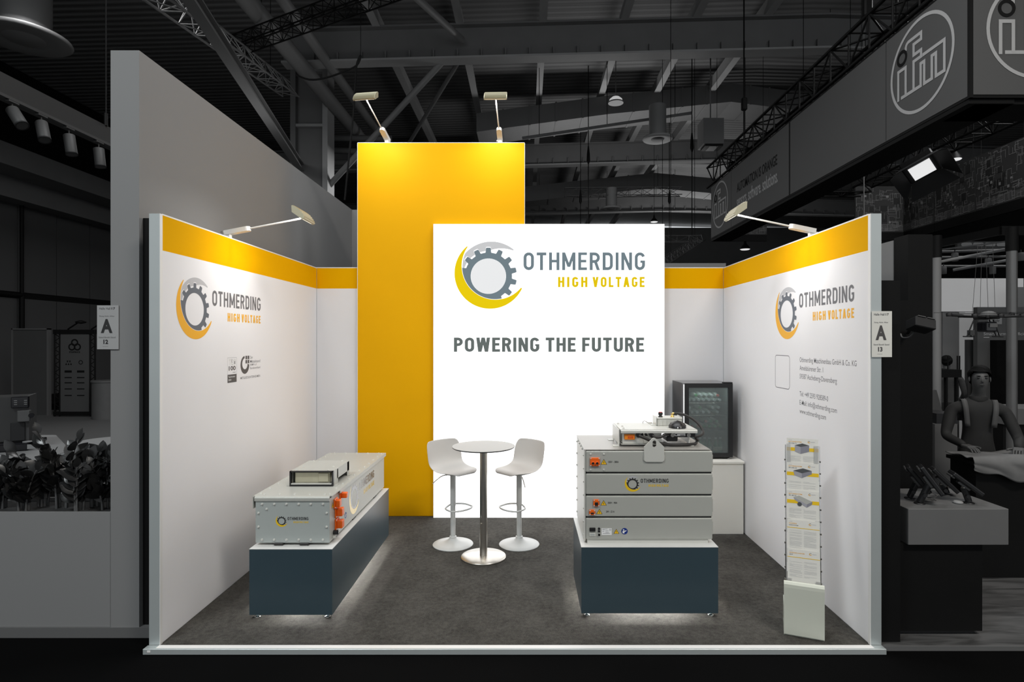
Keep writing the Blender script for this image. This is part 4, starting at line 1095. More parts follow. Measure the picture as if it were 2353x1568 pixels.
ob('wall_pipe', MB().tube((-15.75, 18.2, 3.5), (-15.75, 18.2, 7.0), .05, 8), 'neutral_black', wl)
ob('wall_eave', MB().box(-15.9, -14.2, 10, 40, 6.9, 7.5).box(-15.9, -15.2, 10, 40, 6.3, 6.9), 'hall_steel_dark', wl)
struct('wall_hall_rear', MB().box(-16, 30, 45, 45.2, -.05, 10.8), 'hall_steel_dark', 'dark rear wall of the exhibition hall')
struct('wall_hall_right', MB().box(29.8, 30, -12, 46, -.05, 10.8), 'neutral_dark', 'dark right wall of the exhibition hall')

# roof steel
def girder(Y, label, zb=9.6, x0=-15.8, x1=24):
    t = thing('roof_girder', label, 'steel girder', (XRG, Y, zb), 0, 'girders carrying the hall roof')
    for nm, ya, yb, za, zb2, m in (('bottom_flange', -.20, .20, 0, .05, 'hall_steel'), ('web', -.03, .03, .05, .85, 'hall_steel_dark'), ('top_flange', -.20, .20, .85, .90, 'hall_steel_dark')):  # web coloured darker than the bottom flange, shading put into the steel colours
        mb = MB()
        for xa, xb in ((x0, XRG), (XRG, x1)):
            vs = []
            for x in (xa, xb):
                for (y, z) in ((ya, za), (yb, za), (yb, zb2), (ya, zb2)): vs.append((x, Y+y, roof_z(x, zb)+z))
            mb.add(vs, [(0, 1, 2, 3), (7, 6, 5, 4), (0, 4, 5, 1), (1, 5, 6, 2), (2, 6, 7, 3), (3, 7, 4, 0)])
        ob(nm, mb, m, t)
    mb = MB()
    for i in range(int((x1-x0-1)/.62)):
        x = x0 + .8 + i*.62
        mb.box(x-.02, x+.02, Y-.12, Y-.03, roof_z(x, zb)+.05, roof_z(x, zb)+.28)
    ob('stiffeners', mb, 'hall_steel_dark', t, kind='stuff')
girder(15.15, 'nearest wide steel roof girder crossing above the booth', x0=-6.3)
girder(24.5, 'second steel roof girder, behind the round ceiling diffuser')
girder(33.9, 'farthest steel roof girder, low above the light box')
for i, (r_, lab) in enumerate(((-.46, 'leftmost roof purlin, passing beside the big steel column'), (-.204, 'roof purlin running back above the right tower lamp'), (.05, 'nearly upright looking roof purlin above the light box'), (.30, 'roof purlin running back above the right part of the light box'), (.52, 'roof purlin above the pendant ceiling diffuser'), (.74, 'rightmost roof purlin, running behind the black truss'))):
    zz = 10.47; x = r_*(zz-ZC)
    t = thing('roof_purlin', lab, 'steel beam', (x, 20, roof_z(x, zz)), 0, 'purlins under the hall roof')
    ob('beam', MB().box(x-.10, x+.10, 3, 44, roof_z(x, zz), roof_z(x, zz)+.02).box(x-.03, x+.03, 3, 44, roof_z(x, zz)+.02, roof_z(x, zz)+.45), 'hall_steel', t)
def rod(name, label, cat, p, q, r, m, group=None, n=10):
    return tag(ob(name, MB().tube(p, q, r, n), m), label, cat, group)
rod('overhead_pipe', 'thick round pipe running diagonally behind the steel column', 'pipe', (-5.67, 6, 9.0), (-5.67, 40, 9.0), .20, 'hall_pipe')
rod('overhead_pipe', 'thinner round pipe beside the thick overhead pipe', 'pipe', (-5.16, 6, 9.3), (-5.16, 40, 9.3), .13, 'hall_pipe')
p, q = at(405, -40, 8.6), at(790, 545, 26)
def beam(name, label, cat, p, q, w, h, m, group=None):
    p, q = Vector(p), Vector(q); d = (q-p); L_ = d.length; d.normalize()
    u = d.cross(Vector((0, 0, 1))).normalized(); v = u.cross(d)
    t = thing(name, label, cat, p, 0, group)
    def seg(nm, a, b, c, e):
        P = [p + u*x + v*z + d*s for s in (0, L_) for x, z in ((a, c), (b, c), (b, e), (a, e))]
        ob(nm, MB().add(P, [(0, 1, 2, 3), (7, 6, 5, 4), (0, 4, 5, 1), (1, 5, 6, 2), (2, 6, 7, 3), (3, 7, 4, 0)]), m, t)
    seg('bottom_flange', -w/2, w/2, 0, h*.12); seg('web', -w*.1, w*.1, h*.12, h*.88); seg('top_flange', -w/2, w/2, h*.88, h)
    return t
beam('inclined_beam', 'long inclined steel beam above the tall grey wall', 'steel beam', p, q, .20, .22, 'hall_pipe')
cl = thing('hall_column', 'grey steel hall column behind the tall grey wall', 'column', (-6.3, 17.2, -.05))
ob('flange', MB().box(-6.85, -6.70, 16.9, 17.5, -.05, 10.2), 'hall_steel_dark', cl); ob('flange', MB().box(-5.92, -5.77, 16.9, 17.5, -.05, 10.2), 'hall_steel', cl)  # left flange and web coloured darker, their shade put into the steel colour
ob('web', MB().box(-6.70, -5.92, 17.1, 17.3, -.05, 10.2), 'hall_steel_dark', cl)
for z in (8.3, 9.9): ob('stiffener', MB().box(-6.70, -5.92, 16.92, 17.12, z, z+.08), 'hall_steel', cl)
rod('brace_rod', 'slanting brace rod left of the yellow tower top', 'brace', at(735, 450, 17.4), at(1032, 125, 15.2), .085, 'hall_pipe', 'slanting roof braces')
rod('brace_rod', 'thin brace rod between the two tower lamps', 'brace', at(930, 345, 20), at(1062, 128, 15.3), .06, 'hall_steel_dark', 'slanting roof braces')
rod('brace_rod', 'short brace rod meeting the nearest girder from above', 'brace', at(950, -12, 12.5), at(1062, 92, 14.9), .085, 'hall_pipe', 'slanting roof braces')
for i, (ya, yb) in enumerate(((318, 318), (345, 352), (375, 371))):
    rod('wall_rail', ['upper', 'middle', 'lower'][i] + ' horizontal rail between the steel column and the yellow tower', 'rail', at(745, ya, 19), at(900, yb, 19.2), .10, 'hall_steel_dark', 'rails beside the column')

def truss(name, label, p, q, w, m='truss_black', chords=4, step=None, group=None, r=None, up=(0, 0, 1)):
    p, q = Vector(p), Vector(q); d = q-p; L_ = d.length; d.normalize(); up = Vector(up)
    u = d.cross(up).normalized(); v = u.cross(d); r = r or w*.055; step = step or w
    t = thing(name, label, 'truss', p, 0, group)
    offs = [(-w/2, 0), (w/2, 0), (w/2, w), (-w/2, w)] if chords == 4 else [(-w/2, 0), (w/2, 0), (0, w*.86)]
    C_ = [u*a + v*b for a, b in offs]
    for c in C_: ob('chord', MB().tube(p+c, q+c, r, 8), m, t)
    mb = MB(); n = max(1, int(L_/step)); k = len(C_)
    for f in range(k):
        a, b = C_[f], C_[(f+1) % k]
        for i in range(n):
            s0, s1 = L_*i/n, L_*(i+1)/n
            A, B = (a, b) if (i+f) % 2 else (b, a)
            mb.tube(p+A+d*s0, p+B+d*s1, r*.55, 5, cap=False)
            mb.tube(p+a+d*s0, p+b+d*s0, r*.5, 5, cap=False)
    ob('lattice', mb, m, t, kind='stuff')
    for k in (.2, .8):
        c = p.lerp(q, k) + v*(w*.86 if chords == 3 else w)
        ob('suspension', MB().tube(c, (c.x, c.y, roof_z(c.x, 11.2)), .008, 5), 'truss_black', t)
    return t
truss('lattice_girder', 'slim grey lattice girder above the tall grey wall', at(300, -45, 8.5), at(668, 222, 15.5), .42, 'hall_pipe', 3, .55, r=.022)
truss('lighting_truss', 'dark lighting truss crossing the overhead pipes', at(530, 125, 13), at(950, -25, 10.5), .30, 'truss_black', 4, .30)
truss('lighting_truss', 'grey lighting truss hanging far above the light box', at(1298, 452, 25), at(1565, 449, 25), .34, 'truss_grey', 4, .5)
truss('lighting_truss', 'pale lighting truss just right of the light box top', at(1500, 557, 17), at(1612, 556, 17), .22, 'truss_grey', 3, .3)
truss('lighting_truss', 'slanting pale truss end right of the light box top', at(1520, 612, 14), at(1612, 552, 18), .22, 'truss_grey', 3, .3)

# big sheet metal ducts
def duct(name, label, P, w, h, m1, group=None):
    t = thing(name, label, 'air duct', P[0], 0, group)
    for i in range(len(P)-1):
        p, q = Vector(P[i]), Vector(P[i+1]); u = Vector((0, 1, 0))
        vs = [a + Vector((0, s*w, z)) for a in (p, q) for s, z in ((0, 0), (1, 0), (1, h), (0, h))]
        o = ob('duct_section', MB().add(vs, [(0, 1, 2, 3), (7, 6, 5, 4), (0, 4, 5, 1), (1, 5, 6, 2), (2, 6, 7, 3), (3, 7, 4, 0)]), m1, t)
        for k in range(1, 5):
            c = p.lerp(q, k/5); ob('joint_flange', MB().box(c.x-.03, c.x+.03, c.y-.02, c.y+w+.02, c.z-.02, c.z+h+.02), m1, o)
    return t
duct('ventilation_duct', 'large rectangular air duct above the pendant diffusers', [at(1095, 303, 19.5), at(1400, 262, 19.5), at(1680, 234, 19.5)], 1.4, .62, 'hall_steel_dark')
duct('ventilation_duct', 'right section of the large rectangular air duct, near the black truss', [at(1680, 234, 19.5), at(1900, 262, 19.5)], 1.4, .62, 'hall_steel_dark')
duct('ventilation_duct', 'far rectangular air duct low above the light box', [at(1200, 464, 29), at(1505, 432, 29), at(1720, 452, 29)], 1.2, .75, 'hall_steel_dark')
for yb, Yd, lab in ((488, 31, 'far horizontal pipe just above the light box'), (318, 17.5, 'thin sprinkler pipe below the large air duct')):
    t = thing('sprinkler_pipe', lab, 'pipe', at(1200, yb, Yd)); pa, pb_ = at(1200, yb, Yd), at(1590, yb-(4 if yb > 400 else 58), Yd)
    ob('pipe', MB().tube(pa, pb_, .05, 8), 'hall_steel_dark', t)
    for k in (.1, .5, .9):
        c = pa.lerp(pb_, k); ob('hanger', MB().tube(c, (c.x, c.y, roof_z(c.x, 11.2)), .010, 5), 'truss_black', t)
def diffuser(label, px, py, Y, r, hc, m='hall_steel'):
    c = at(px, py, Y)
    t = thing('ceiling_diffuser', label, 'air diffuser', c, 0, 'round air diffusers under the roof')
    ob('pipe', MB().lathe([(r*.56, .12), (r*.56, hc)], tuple(c), 28), 'hall_pipe', t)
    ob('rim', MB().lathe([(r*.55, .02), (r*.93, .0), (r, .03), (r*.97, .07), (r*.56, .13)], tuple(c), 36), m, t)
    ob('core', MB().lathe([(0, -.01), (r*.40, .0), (r*.50, .05)], tuple(c), 28), 'hall_steel_dark', t)
diffuser('huge round air diffuser in the upper left corner', 56, 92, 11.5, .78, 2.2, 'hall_steel_dark')
diffuser('round air diffuser hanging left of the black truss', 1511, 322, 17, .44, 1.0)
diffuser('small far air diffuser just above the light box', 1405, 481, 25, .43, .9)
t = thing('ventilation_box', 'square ventilation box with louvred outlet by the black truss', 'vent box', at(1640, 330, 17))
c = at(1640, 330, 17)
ob('box', MB().box(c.x-.30, c.x+.30, c.y, c.y+.6, c.z, c.z+.75), 'hall_steel_dark', t); ob('feed_pipe', MB().tube((c.x, c.y+.3, c.z+.75), (c.x, c.y+.3, roof_z(c.x, 11.2)), .02, 8), 'hall_steel_dark', t); ob('outlet', MB().box(c.x-.24, c.x+.28, c.y+.02, c.y+.5, c.z-.06, c.z), 'truss_black', t); ob('louvre', MB().box(c.x-.10, c.x+.14, c.y+.05, c.y+.45, c.z-.075, c.z-.06), 'hall_steel', t)
c = at(1415, 236, 18.5)
t = thing('dome_lamp', 'small pale dome lamp above the large air duct', 'ceiling lamp', c); ob('dome', MB().lathe([(.22, 0), (.20, .10), (.12, .17), (0, .20)], tuple(c), 24), 'lamp_soft', t); ob('ring', MB().lathe([(.24, -.02), (.24, .02), (.21, .02)], tuple(c), 24), 'hall_steel', t); ob('stem', MB().tube(c + Vector((0, 0, .2)), (c.x, c.y, roof_z(c.x, 11.2)), .012, 6), 'hall_steel_dark', t)
for px, py, Y, lab in ((1352, 348, 19, 'hanging steel cable right of the yellow tower'), (1590, 320, 18, 'hanging steel cable left of the far banner end'), (1334, 440, 24, 'short hanging cable over the light box, left of the far truss'), (1538, 440, 24, 'short hanging cable over the light box at the far truss')):
    b = at(px, 560, Y); a = Vector((b.x, b.y, roof_z(b.x, 11.2)))
    t = thing('hoist_cable', lab, 'cable', b, 0, 'hoist cables hanging from the roof')
    ob('cable', MB().tube(a, b, .014, 6), 'truss_black', t)
    k = at(px, py+30, Y); ob('hook', MB().lathe([(.015, 0), (.06, .12), (.05, .35), (.02, .6)], tuple(k), 8), 'truss_black', t)
P = [at(600, -60, 11), at(640, 100, 11), at(680, 172, 11), at(710, 183, 11), at(745, 180, 11), at(790, 165, 11), at(820, 150, 11), at(829, 128, 11), at(822, 140, 11), at(818, 165, 11), at(812, 260, 11), at(803, 350, 11), at(792, 460, 11)]
tag(ob('power_cable', MB().path(smooth_path(P[2:], 4), .018, 6).tube(at(829, 128, 11), at(829, -100, 11), .006, 5), 'truss_black'), 'black cord looping down left of the yellow tower', 'cord')
for px, py, Y, lab in ((1712, 573, 18, 'tiny far ceiling lamp right of the light box'), (1503, 510, 24, 'tiny round lamp just above the light box'), (1908, 417, 16, 'small round lamp below the grey hanging banner')):
    c = at(px, py, Y); t = thing('far_lamp', lab, 'ceiling lamp', c, 0, 'small far lamps')
    ob('shade', MB().lathe([(.16, .0), (.12, .08), (.05, .16), (.02, .3)], tuple(c), 16), 'truss_black', t); ob('glow', MB().lathe([(0, -.03), (.12, -.02), (.15, .0)], tuple(c), 16), 'lamp_on', t); ob('stem', MB().tube(c + Vector((0, 0, .3)), (c.x, c.y, roof_z(c.x, 11.2)), .008, 5), 'truss_black', t)
tag(ob('far_booth_wall', MB().box(at(1480, 608, 12).x, at(1668, 608, 12).x, 12, 12.2, 0, at(1480, 605, 12).z), 'neutral_pale'), 'pale edge of a booth wall behind the rear yellow band', 'wall')

# ================================================================== neighbour on the left
struct('floor_left', MB().box(-15.5, -2.60, 4.155, 17.5, -.038, .0).box(-15.5, -2.60, 4.155, 8.5, .0, .035), 'neutral_mid', 'grey raised floor of the left neighbour booth')
w = struct('wall_tall', MB().box(-2.969, -2.765, 4.162, 9.234, .035, 4.155), 'neutral_wall', 'tall plain grey partition wall of the left neighbour')
ob('return_panel', MB().box(-2.765, -1.5, 9.234, 9.36, .035, 4.155), 'neutral_wall', w)
tag(ob('filler_panel', MB().box(-2.762, -2.588, 4.20, 4.23, .036, 2.965), 'neutral_black'), 'black filler panel between the tall grey wall and the booth', 'panel')
number_sign('stand_number_sign', 'grey sign with letter A and number 12 on the tall wall end', at(222, 0, 4.15).x, at(271.5, 0, 4.15).x, at(0, 803, 4.15).z, at(0, 702, 4.15).z, 4.158, '17', '12', mat('sign_grey', (.34, .34, .34), .6), 'print_black', mat('sign_soft', (.14, .14, .14), .6))
pl = thing('planter_box', 'long pale grey planter box holding dark leafy plants', 'planter', (-3.6, 4.35, .035))
ob('front_panel', MB().box(-4.6, -2.973, 4.165, 4.183, .036, .856), 'neutral_wall', pl)
ob('back_panel', MB().box(-4.6, -2.975, 4.55, 4.568, .036, .856), 'neutral_wall', pl)
ob('end_panel', MB().box(-2.991, -2.973, 4.183, 4.55, .036, .856), 'neutral_wall', pl)
ob('soil', MB().box(-4.6, -2.991, 4.183, 4.55, .72, .83), 'soil', pl)
# plants
def leaf_mesh(name, m):
    vs = []; fs = []; n = 6
    for i in range(n+1):
        t = i/n; w_ = .30*math.sin(math.pi*min(1, t*.92+.06))**.85; z = .06*math.sin(t*math.pi)
        vs += [(t, -w_, z+.05*w_), (t, 0, z-.03), (t, w_, z+.05*w_)]
    for i in range(n):
        for k in (0, 1): fs.append((i*3+k, i*3+k+1, i*3+k+4, i*3+k+3))
    me = bpy.data.meshes.new(name); me.from_pydata(vs, [], fs); me.polygons.foreach_set('use_smooth', [True]*len(fs)); me.materials.append(MATS[m]); return me
LM = [leaf_mesh('leaf', 'leaf_dark'), leaf_mesh('leaf', 'leaf_grey')]
rnd = random.Random(3)
def zz_plant(x, y, h, ns, label):
    t = thing('leafy_plant', label, 'plant', (x, y, .828), 0, 'dark leafy plants in the planter box')
    for s in range(ns):
        az = rnd.uniform(0, 2*math.pi); lean = rnd.uniform(.05, .42); hh = h*rnd.uniform(.6, 1.0)
        dx, dy = math.cos(az)*lean, math.sin(az)*lean*.45
        b = Vector((math.cos(az)*.03, math.sin(az)*.03, 0))
        P = [b + Vector((dx*hh*k*k, dy*hh*k*k, hh*k*(1-.08*k))) for k in [i/7 for i in range(8)]]
        mb = MB()
        for i in range(7): mb.tube(P[i], P[i+1], .009*(1-.09*i), 6, .009*(1-.09*(i+1)), cap=(i == 6))
        st_ = ob('stem', mb, 'stem_grey', t, True)
        nl = 11
        for i in range(nl):
            k = .22 + .78*(i/(nl-1)); j = min(int(k*7), 6); f = k*7-j; p = P[j].lerp(P[j+1], f); d = (P[j+1]-P[j]).normalized()
            side = Vector((-math.sin(az), math.cos(az), 0))*(1 if i % 2 else -1) + Vector((rnd.uniform(-.4, .4), rnd.uniform(-.5, .3), 0))
            L_ = rnd.uniform(.10, .155)*(1.1-.30*k)
            X = (side*.8 + d*.75 + Vector((0, 0, rnd.uniform(-.2, .2)))).normalized(); 
            if i == nl-1: X = d
            Zv = (Vector((0, -.6, .8)) + Vector((rnd.uniform(-.5, .5), rnd.uniform(-.3, .3), 0))); Yv = Zv.cross(X).normalized(); Zv = X.cross(Yv)
            o = bpy.data.objects.new('leaf', LM[rnd.random() > .6]); C.objects.link(o); o.parent = st_
            M = Matrix((X*L_, Yv*L_, Zv*L_)).transposed().to_4x4(); M.translation = p
            o.matrix_local = M
names = ['leafy plant at the far left edge of the planter', 'low leafy plant next to the far left one', 'upright leafy plant below the coffee machine', 'tallest leafy plant in the middle of the planter', 'leafy plant just right of the tallest one', 'leafy plant in front of the white round table', 'leafy plant squeezed against the tall grey wall end']
for (px, Y, h, ns), nm in zip(((5, 4.36, .36, 7), (55, 4.30, .33, 6), (100, 4.42, .40, 7), (142, 4.36, .56, 7), (180, 4.30, .40, 7), (218, 4.42, .42, 7), (246, 4.33, .42, 6)), names):
    zz_plant(at(px, 1178, Y).x, Y, h*1.12, ns, nm)
# counter, coffee machine, round table
ct = thing('serving_counter', 'pale angled counter carrying the coffee machine', 'counter', (-5.6, 5.6, .035))
ob('top', MB().prism([(-5.64, 6.99), (-8, 6.99), (-8, 4.75), (-3.75, 4.75), (-3.75, 5.02)][::-1], (0, 0, .90), (1, 0, 0), (0, 1, 0), (0, 0, .05)), 'neutral_wall', ct)
ob('body', MB().prism([(-5.74, 6.9), (-7.9, 6.9), (-7.9, 4.85), (-3.85, 4.85), (-3.85, 5.0)][::-1], (0, 0, .036), (1, 0, 0), (0, 1, 0), (0, 0, .864)), 'neutral_dark', ct)
cm = thing('coffee_machine', 'dark coffee machine with chrome spout on the pale counter', 'coffee machine', (at(66, 0, 6.1).x, 6.1, .95), R(30))
cx0, cx1, cy0, cy1 = at(-40, 0, 6.1).x, at(66, 0, 6.1).x, 6.1, 6.45
ob('body', MB().rbox(cx0, cx1, cy0, cy1, 1.03, 1.50, .01, 1), mat('machine_grey', (.028, .028, .028), .35), cm)
ob('side_trim', MB().box(cx1-.014, cx1+.003, cy0-.004, cy1, 1.0, 1.505), 'neutral_dark', cm); ob('side_trim', MB().box(at(6, 0, 6.1).x, at(9, 0, 6.1).x, cy0-.006, cy0+.002, 1.0, 1.45), 'neutral_pale', cm)
hd = ob('control_panel', MB().rbox(at(27, 0, 6.05).x, at(58, 0, 6.05).x, cy0-.05, cy0, 1.385, 1.50, .006, 1), 'black_gloss', cm)
fr = ((at(27, 0, 6.05).x, cy0-.05, 1.385), (1, 0, 0), (0, 0, 1)); q = P2()
for a in (.025, .105):
    for i in range(3): q.rect(a, .035+.02*i, a+.025, .040+.02*i)
flat('panel_icons', q, fr, 'neutral_pale', hd, .001)
ob('spout_block', MB().rbox(at(38, 0, 6.05).x, at(62, 0, 6.05).x, cy0-.07, cy0, 1.24, 1.36, .008, 1), 'truss_grey', cm)
ob('dial', MB().tube((at(55, 0, 6.0).x, cy0-.07, 1.305), (at(55, 0, 6.0).x, cy0-.085, 1.305), .025, 16), 'black_gloss', cm)
ob('spout', MB().tube((at(48, 0, 6.0).x, cy0-.055, 1.25), (at(48, 0, 6.0).x, cy0-.055, 1.34), .014, 10), 'chrome', cm)
ob('milk_nozzle', MB().tube((at(31, 0, 6.0).x, cy0-.04, 1.27), (at(31, 0, 6.0).x, cy0-.04, 1.36), .016, 10), 'chrome', cm)
ob('cup_recess', MB().rbox(at(34, 0, 6.1).x, at(60, 0, 6.1).x, cy0-.01, cy0+.002, 1.04, 1.23, .004, 1), 'black_flat', cm)
ob('drip_tray', MB().rbox(cx0, cx1+.02, cy0-.14, cy0+.02, .952, 1.03, .012, 1).rbox(cx1+.02, cx1+.11, cy0-.02, cy1-.1, .99, 1.03, .008, 1), 'black_gloss', cm)
ob('cup_grid', MB().lathe([(.045, 1.031), (.045, 1.038)], (at(48, 0, 6.0).x, cy0-.06, 0), 16), 'neutral_pale', cm)
flat('tray_label', P2().rect(at(42, 0, 5.96).x, .967, at(60, 0, 5.96).x, 1.015), ((0, cy0-.14, 0), (1, 0, 0), (0, 0, 1)), 'neutral_pale', cm, .001)
rt = thing('round_table', 'pale round table top half hidden by the tall grey wall', 'table', (-4.72, 6.6, .035))
ob('top', MB().lathe([(.30, .92), (.315, .93), (.315, .95)], (-4.72, 6.6, 0), 40), 'neutral_pale', rt); ob('column', MB().tube((-4.72, 6.6, .05), (-4.72, 6.6, .92), .035, 16), 'truss_grey', rt); ob('base', MB().lathe([(.22, .036), (.22, .05), (.04, .06)], (-4.72, 6.6, 0), 32), 'truss_grey', rt)
# track light beam
tb = thing('track_beam', 'pale ceiling beam with light track above the left neighbour', 'light beam', (-4.4, 6, 4.14))
ob('beam', MB().box(-4.55, -4.4, 3.2, 10, 4.16, 4.335), mat('beam_grey', (.022, .022, .022), .6), tb); ob('track', MB().box(-4.43, -4.39, 3.2, 10, 4.135, 4.16), 'neutral_dark', tb)
ob('suspension', MB().tube((-4.4, 6.1, 4.33), (-4.4, 6.1, 9.5), .006, 6).tube((-4.4, 6.1, 4.33), (-4.4, 6.1, 4.46), .018, 8), 'truss_black', tb)
for y, tx_, ty_, lab in ((5.0, 38, 10, 'leftmost cylinder track spotlight, tilted sideways'), (5.30, 22, 14, 'second cylinder track spotlight from the left, showing its lens'), (5.62, 10, 2, 'third cylinder track spotlight from the left'), (6.01, 6, 0, 'cylinder track spotlight nearest the tall grey wall')):
    t = thing('track_spotlight', lab, 'spotlight', (-4.41, y, 4.135), 0, 'cylinder spotlights on the ceiling track')
    M = Matrix.Translation((0, 0, -.075)) @ Matrix.Rotation(R(-tx_), 4, 'Y') @ Matrix.Rotation(R(-ty_), 4, 'X')
    ob('adapter', MB().rbox(-.02, .02, -.05, .05, -.018, 0, .003, 1), 'neutral_dark', t, True); ob('yoke', MB().tube((0, 0, -.015), (0, 0, -.085), .006, 8), 'neutral_dark', t, True)
    ob('housing', MB().lathe([(.046, -.19), (.048, -.18), (.048, 0), (.044, .004)], (0, 0, 0), 24, M), 'neutral_dark', t, True)
    ob('ring', MB().lathe([(.036, -.188), (.049, -.194), (.049, -.176)], (0, 0, 0), 24, M), 'black_flat', t, True); ob('lens', MB().lathe([(0, -.186), (.036, -.187)], (0, 0, 0), 20, M), 'neutral_dark', t, True)
# far poster frame etc.
pf = thing('poster_frame', 'black truss poster frame with emblem and rows of small marks', 'poster stand', (-12.3, 16.0, .0))
PYY = 16.0
def wx(p): return at(p, 0, PYY).x
def wz(p): return at(0, p, PYY).z
for a, b in ((125, 138), (207, 219)):
    t0 = Vector((wx((a+b)/2), PYY, 0))
    w_ = (wx(b)-wx(a))
    for sx in (-.5, .5):
        ob('post', MB().tube((t0.x+sx*w_*.9, PYY, .0), (t0.x+sx*w_*.9, PYY, wz(758)), .02, 6), 'truss_black', pf)
    mb = MB(); n = 22
    for i in range(n): mb.tube((t0.x+(-.45 if i % 2 else .45)*w_, PYY, wz(955)+(wz(758)-wz(955))*i/n), (t0.x+(.45 if i % 2 else -.45)*w_, PYY, wz(955)+(wz(758)-wz(955))*(i+1)/n), .010, 5)
    ob('lattice', mb, 'truss_black', pf, kind='stuff')
ob('cross_bar', MB().box(wx(125), wx(219), PYY-.05, PYY+.05, wz(768), wz(758)), 'truss_black', pf); ob('cross_bar', MB().box(wx(125), wx(219), PYY-.05, PYY+.05, wz(955), wz(946)), 'truss_black', pf)
ob('poster', MB().box(wx(141), wx(206), PYY-.03, PYY-.01, wz(946), wz(768)), mat('poster_grey', (.085, .085, .085), .6), pf)
fr = ((0, PYY-.03, 0), (1, 0, 0), (0, 0, 1)); q = P2()
for dx_, dz_ in ((0, .10), (-.075, -.02), (.075, -.02)): q.ring((wx(173.5)+dx_, wz(796)+dz_), .06, .10, 20)
flat('emblem', q, fr, 'banner_black', pf, .002)
flat('lettering', txt('melecs', .02).fit(wx(161), wx(186), wz(811.5), wz(806)), fr, 'banner_black', pf, .002)
q = P2()
for i in range(3): q.poly([(wx(152+i*5.5), wz(839)), (wx(156.5+i*5.5), wz(839)), (wx(154.2+i*5.5), wz(834))])
for i in range(2): q.poly([(wx(155+i*5.5), wz(829)), (wx(159.5+i*5.5), wz(829)), (wx(157.2+i*5.5), wz(834))])
q.ring((wx(187.5), wz(833)), .04, .06, 16)
for i, y_ in enumerate((854, 868, 880, 894, 909)):
    for a, b in ((150.5, 167), (179, 196)): q.rect(wx(a), wz(y_ + (2.6 if i == 0 else 1.2)), wx(b), wz(y_ - (2.6 if i == 0 else 1.2)))
flat('marks', q, fr, 'banner_black', pf, .002)
for px in (162, 216):
    ob('frame_lamp', MB().tube((wx(px-6), PYY, wz(757)), (wx(px+22), PYY-.1, wz(743)), .02, 6).lathe([(.0, 0), (.12, .03), (.13, .06), (.03, .10)], (wx(px+30), PYY-.1, wz(745)), 10), 'truss_black', pf)
t = thing('partition_board', 'plain dark panel with pale frame left of the poster frame', 'panel', (-13.6, 16.3, 0)); ob('board', MB().box(at(30, 0, 16.3).x, at(109, 0, 16.3).x, 16.3, 16.36, .0, at(0, 757, 16.3).z), mat('board_grey', (.062, .062, .062), .6), t)
ob('frame', MB().box(at(28, 0, 16.3).x, at(30.5, 0, 16.3).x, 16.27, 16.38, 0, at(0, 755, 16.3).z).box(at(109, 0, 16.3).x, at(113, 0, 16.3).x, 16.27, 16.38, 0, at(0, 755, 16.3).z).box(at(28, 0, 16.3).x, at(113, 0, 16.3).x, 16.27, 16.38, at(0, 758, 16.3).z, at(0, 755, 16.3).z), 'neutral_mid', t)
t = thing('drum_counter', 'pale round drum counter beside the poster frame', 'counter', (-11.6, 15.6, 0)); c = at(245, 0, 15.6).x
ob('drum', MB().lathe([(.33, -.035), (.33, .98)], (c, 15.6, .0), 32), mat('drum_grey', (.11, .11, .11), .6, var=.15, scale=5), t); ob('top', MB().lathe([(.35, .98), (.35, 1.02)], (c, 15.6, 0), 32), 'neutral_mid', t)

# ================================================================== neighbour on the right
def wood_material():
    m = bpy.data.materials.new('pale_wood_floor'); m.use_nodes = True; nt = m.node_tree; N = nt.nodes; L = nt.links; b = N['Principled BSDF']
    b.inputs['Roughness'].default_value = .5
    tc = N.new('ShaderNodeTexCoord'); mp = N.new('ShaderNodeMapping'); mp.inputs['Rotation'].default_value = (0, 0, R(35)); mp.inputs['Scale'].default_value = (1.2, 7, 1)
    L.new(tc.outputs['Object'], mp.inputs['Vector'])
    nz = N.new('ShaderNodeTexNoise'); nz.inputs['Scale'].default_value = 2.2; nz.inputs['Detail'].default_value = 6; nz.inputs['Distortion'].default_value = .6
    L.new(mp.outputs[0], nz.inputs['Vector'])
    cr = N.new('ShaderNodeValToRGB'); cr.color_ramp.elements[0].position = .32; cr.color_ramp.elements[1].position = .62
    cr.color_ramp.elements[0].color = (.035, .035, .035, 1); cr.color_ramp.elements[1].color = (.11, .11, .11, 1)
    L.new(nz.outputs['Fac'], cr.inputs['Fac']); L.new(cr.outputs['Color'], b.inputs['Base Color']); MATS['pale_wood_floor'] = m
wood_material()
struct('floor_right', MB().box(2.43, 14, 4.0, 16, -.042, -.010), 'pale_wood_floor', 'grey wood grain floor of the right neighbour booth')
tr = struct('trim_2', MB().box(2.43, 14, 3.985, 4.0, -.044, -.009), 'neutral_mid', 'pale edge strip along the right neighbour floor')
tag(ob('black_post', MB().box(2.444, 2.592, 4.045, 4.16, -.009, 2.5), 'neutral_black'), 'black post right next to the right booth wall end', 'post')
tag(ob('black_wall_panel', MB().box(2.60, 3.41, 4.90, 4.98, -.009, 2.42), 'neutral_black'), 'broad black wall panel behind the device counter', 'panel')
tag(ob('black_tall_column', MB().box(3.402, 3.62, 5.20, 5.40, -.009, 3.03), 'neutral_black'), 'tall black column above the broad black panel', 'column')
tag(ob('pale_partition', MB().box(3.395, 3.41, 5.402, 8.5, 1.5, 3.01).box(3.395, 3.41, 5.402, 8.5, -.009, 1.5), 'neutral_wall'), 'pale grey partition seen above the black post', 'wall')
fl = thing('floodlight', 'black floodlight on a short arm fixed to the black panel', 'floodlight', (3.28, 4.55, 2.1))
M = Matrix.Translation(at(2117, 745, 4.5)) @ Matrix.Rotation(R(12), 4, 'Y') @ Matrix.Rotation(R(-18), 4, 'X')
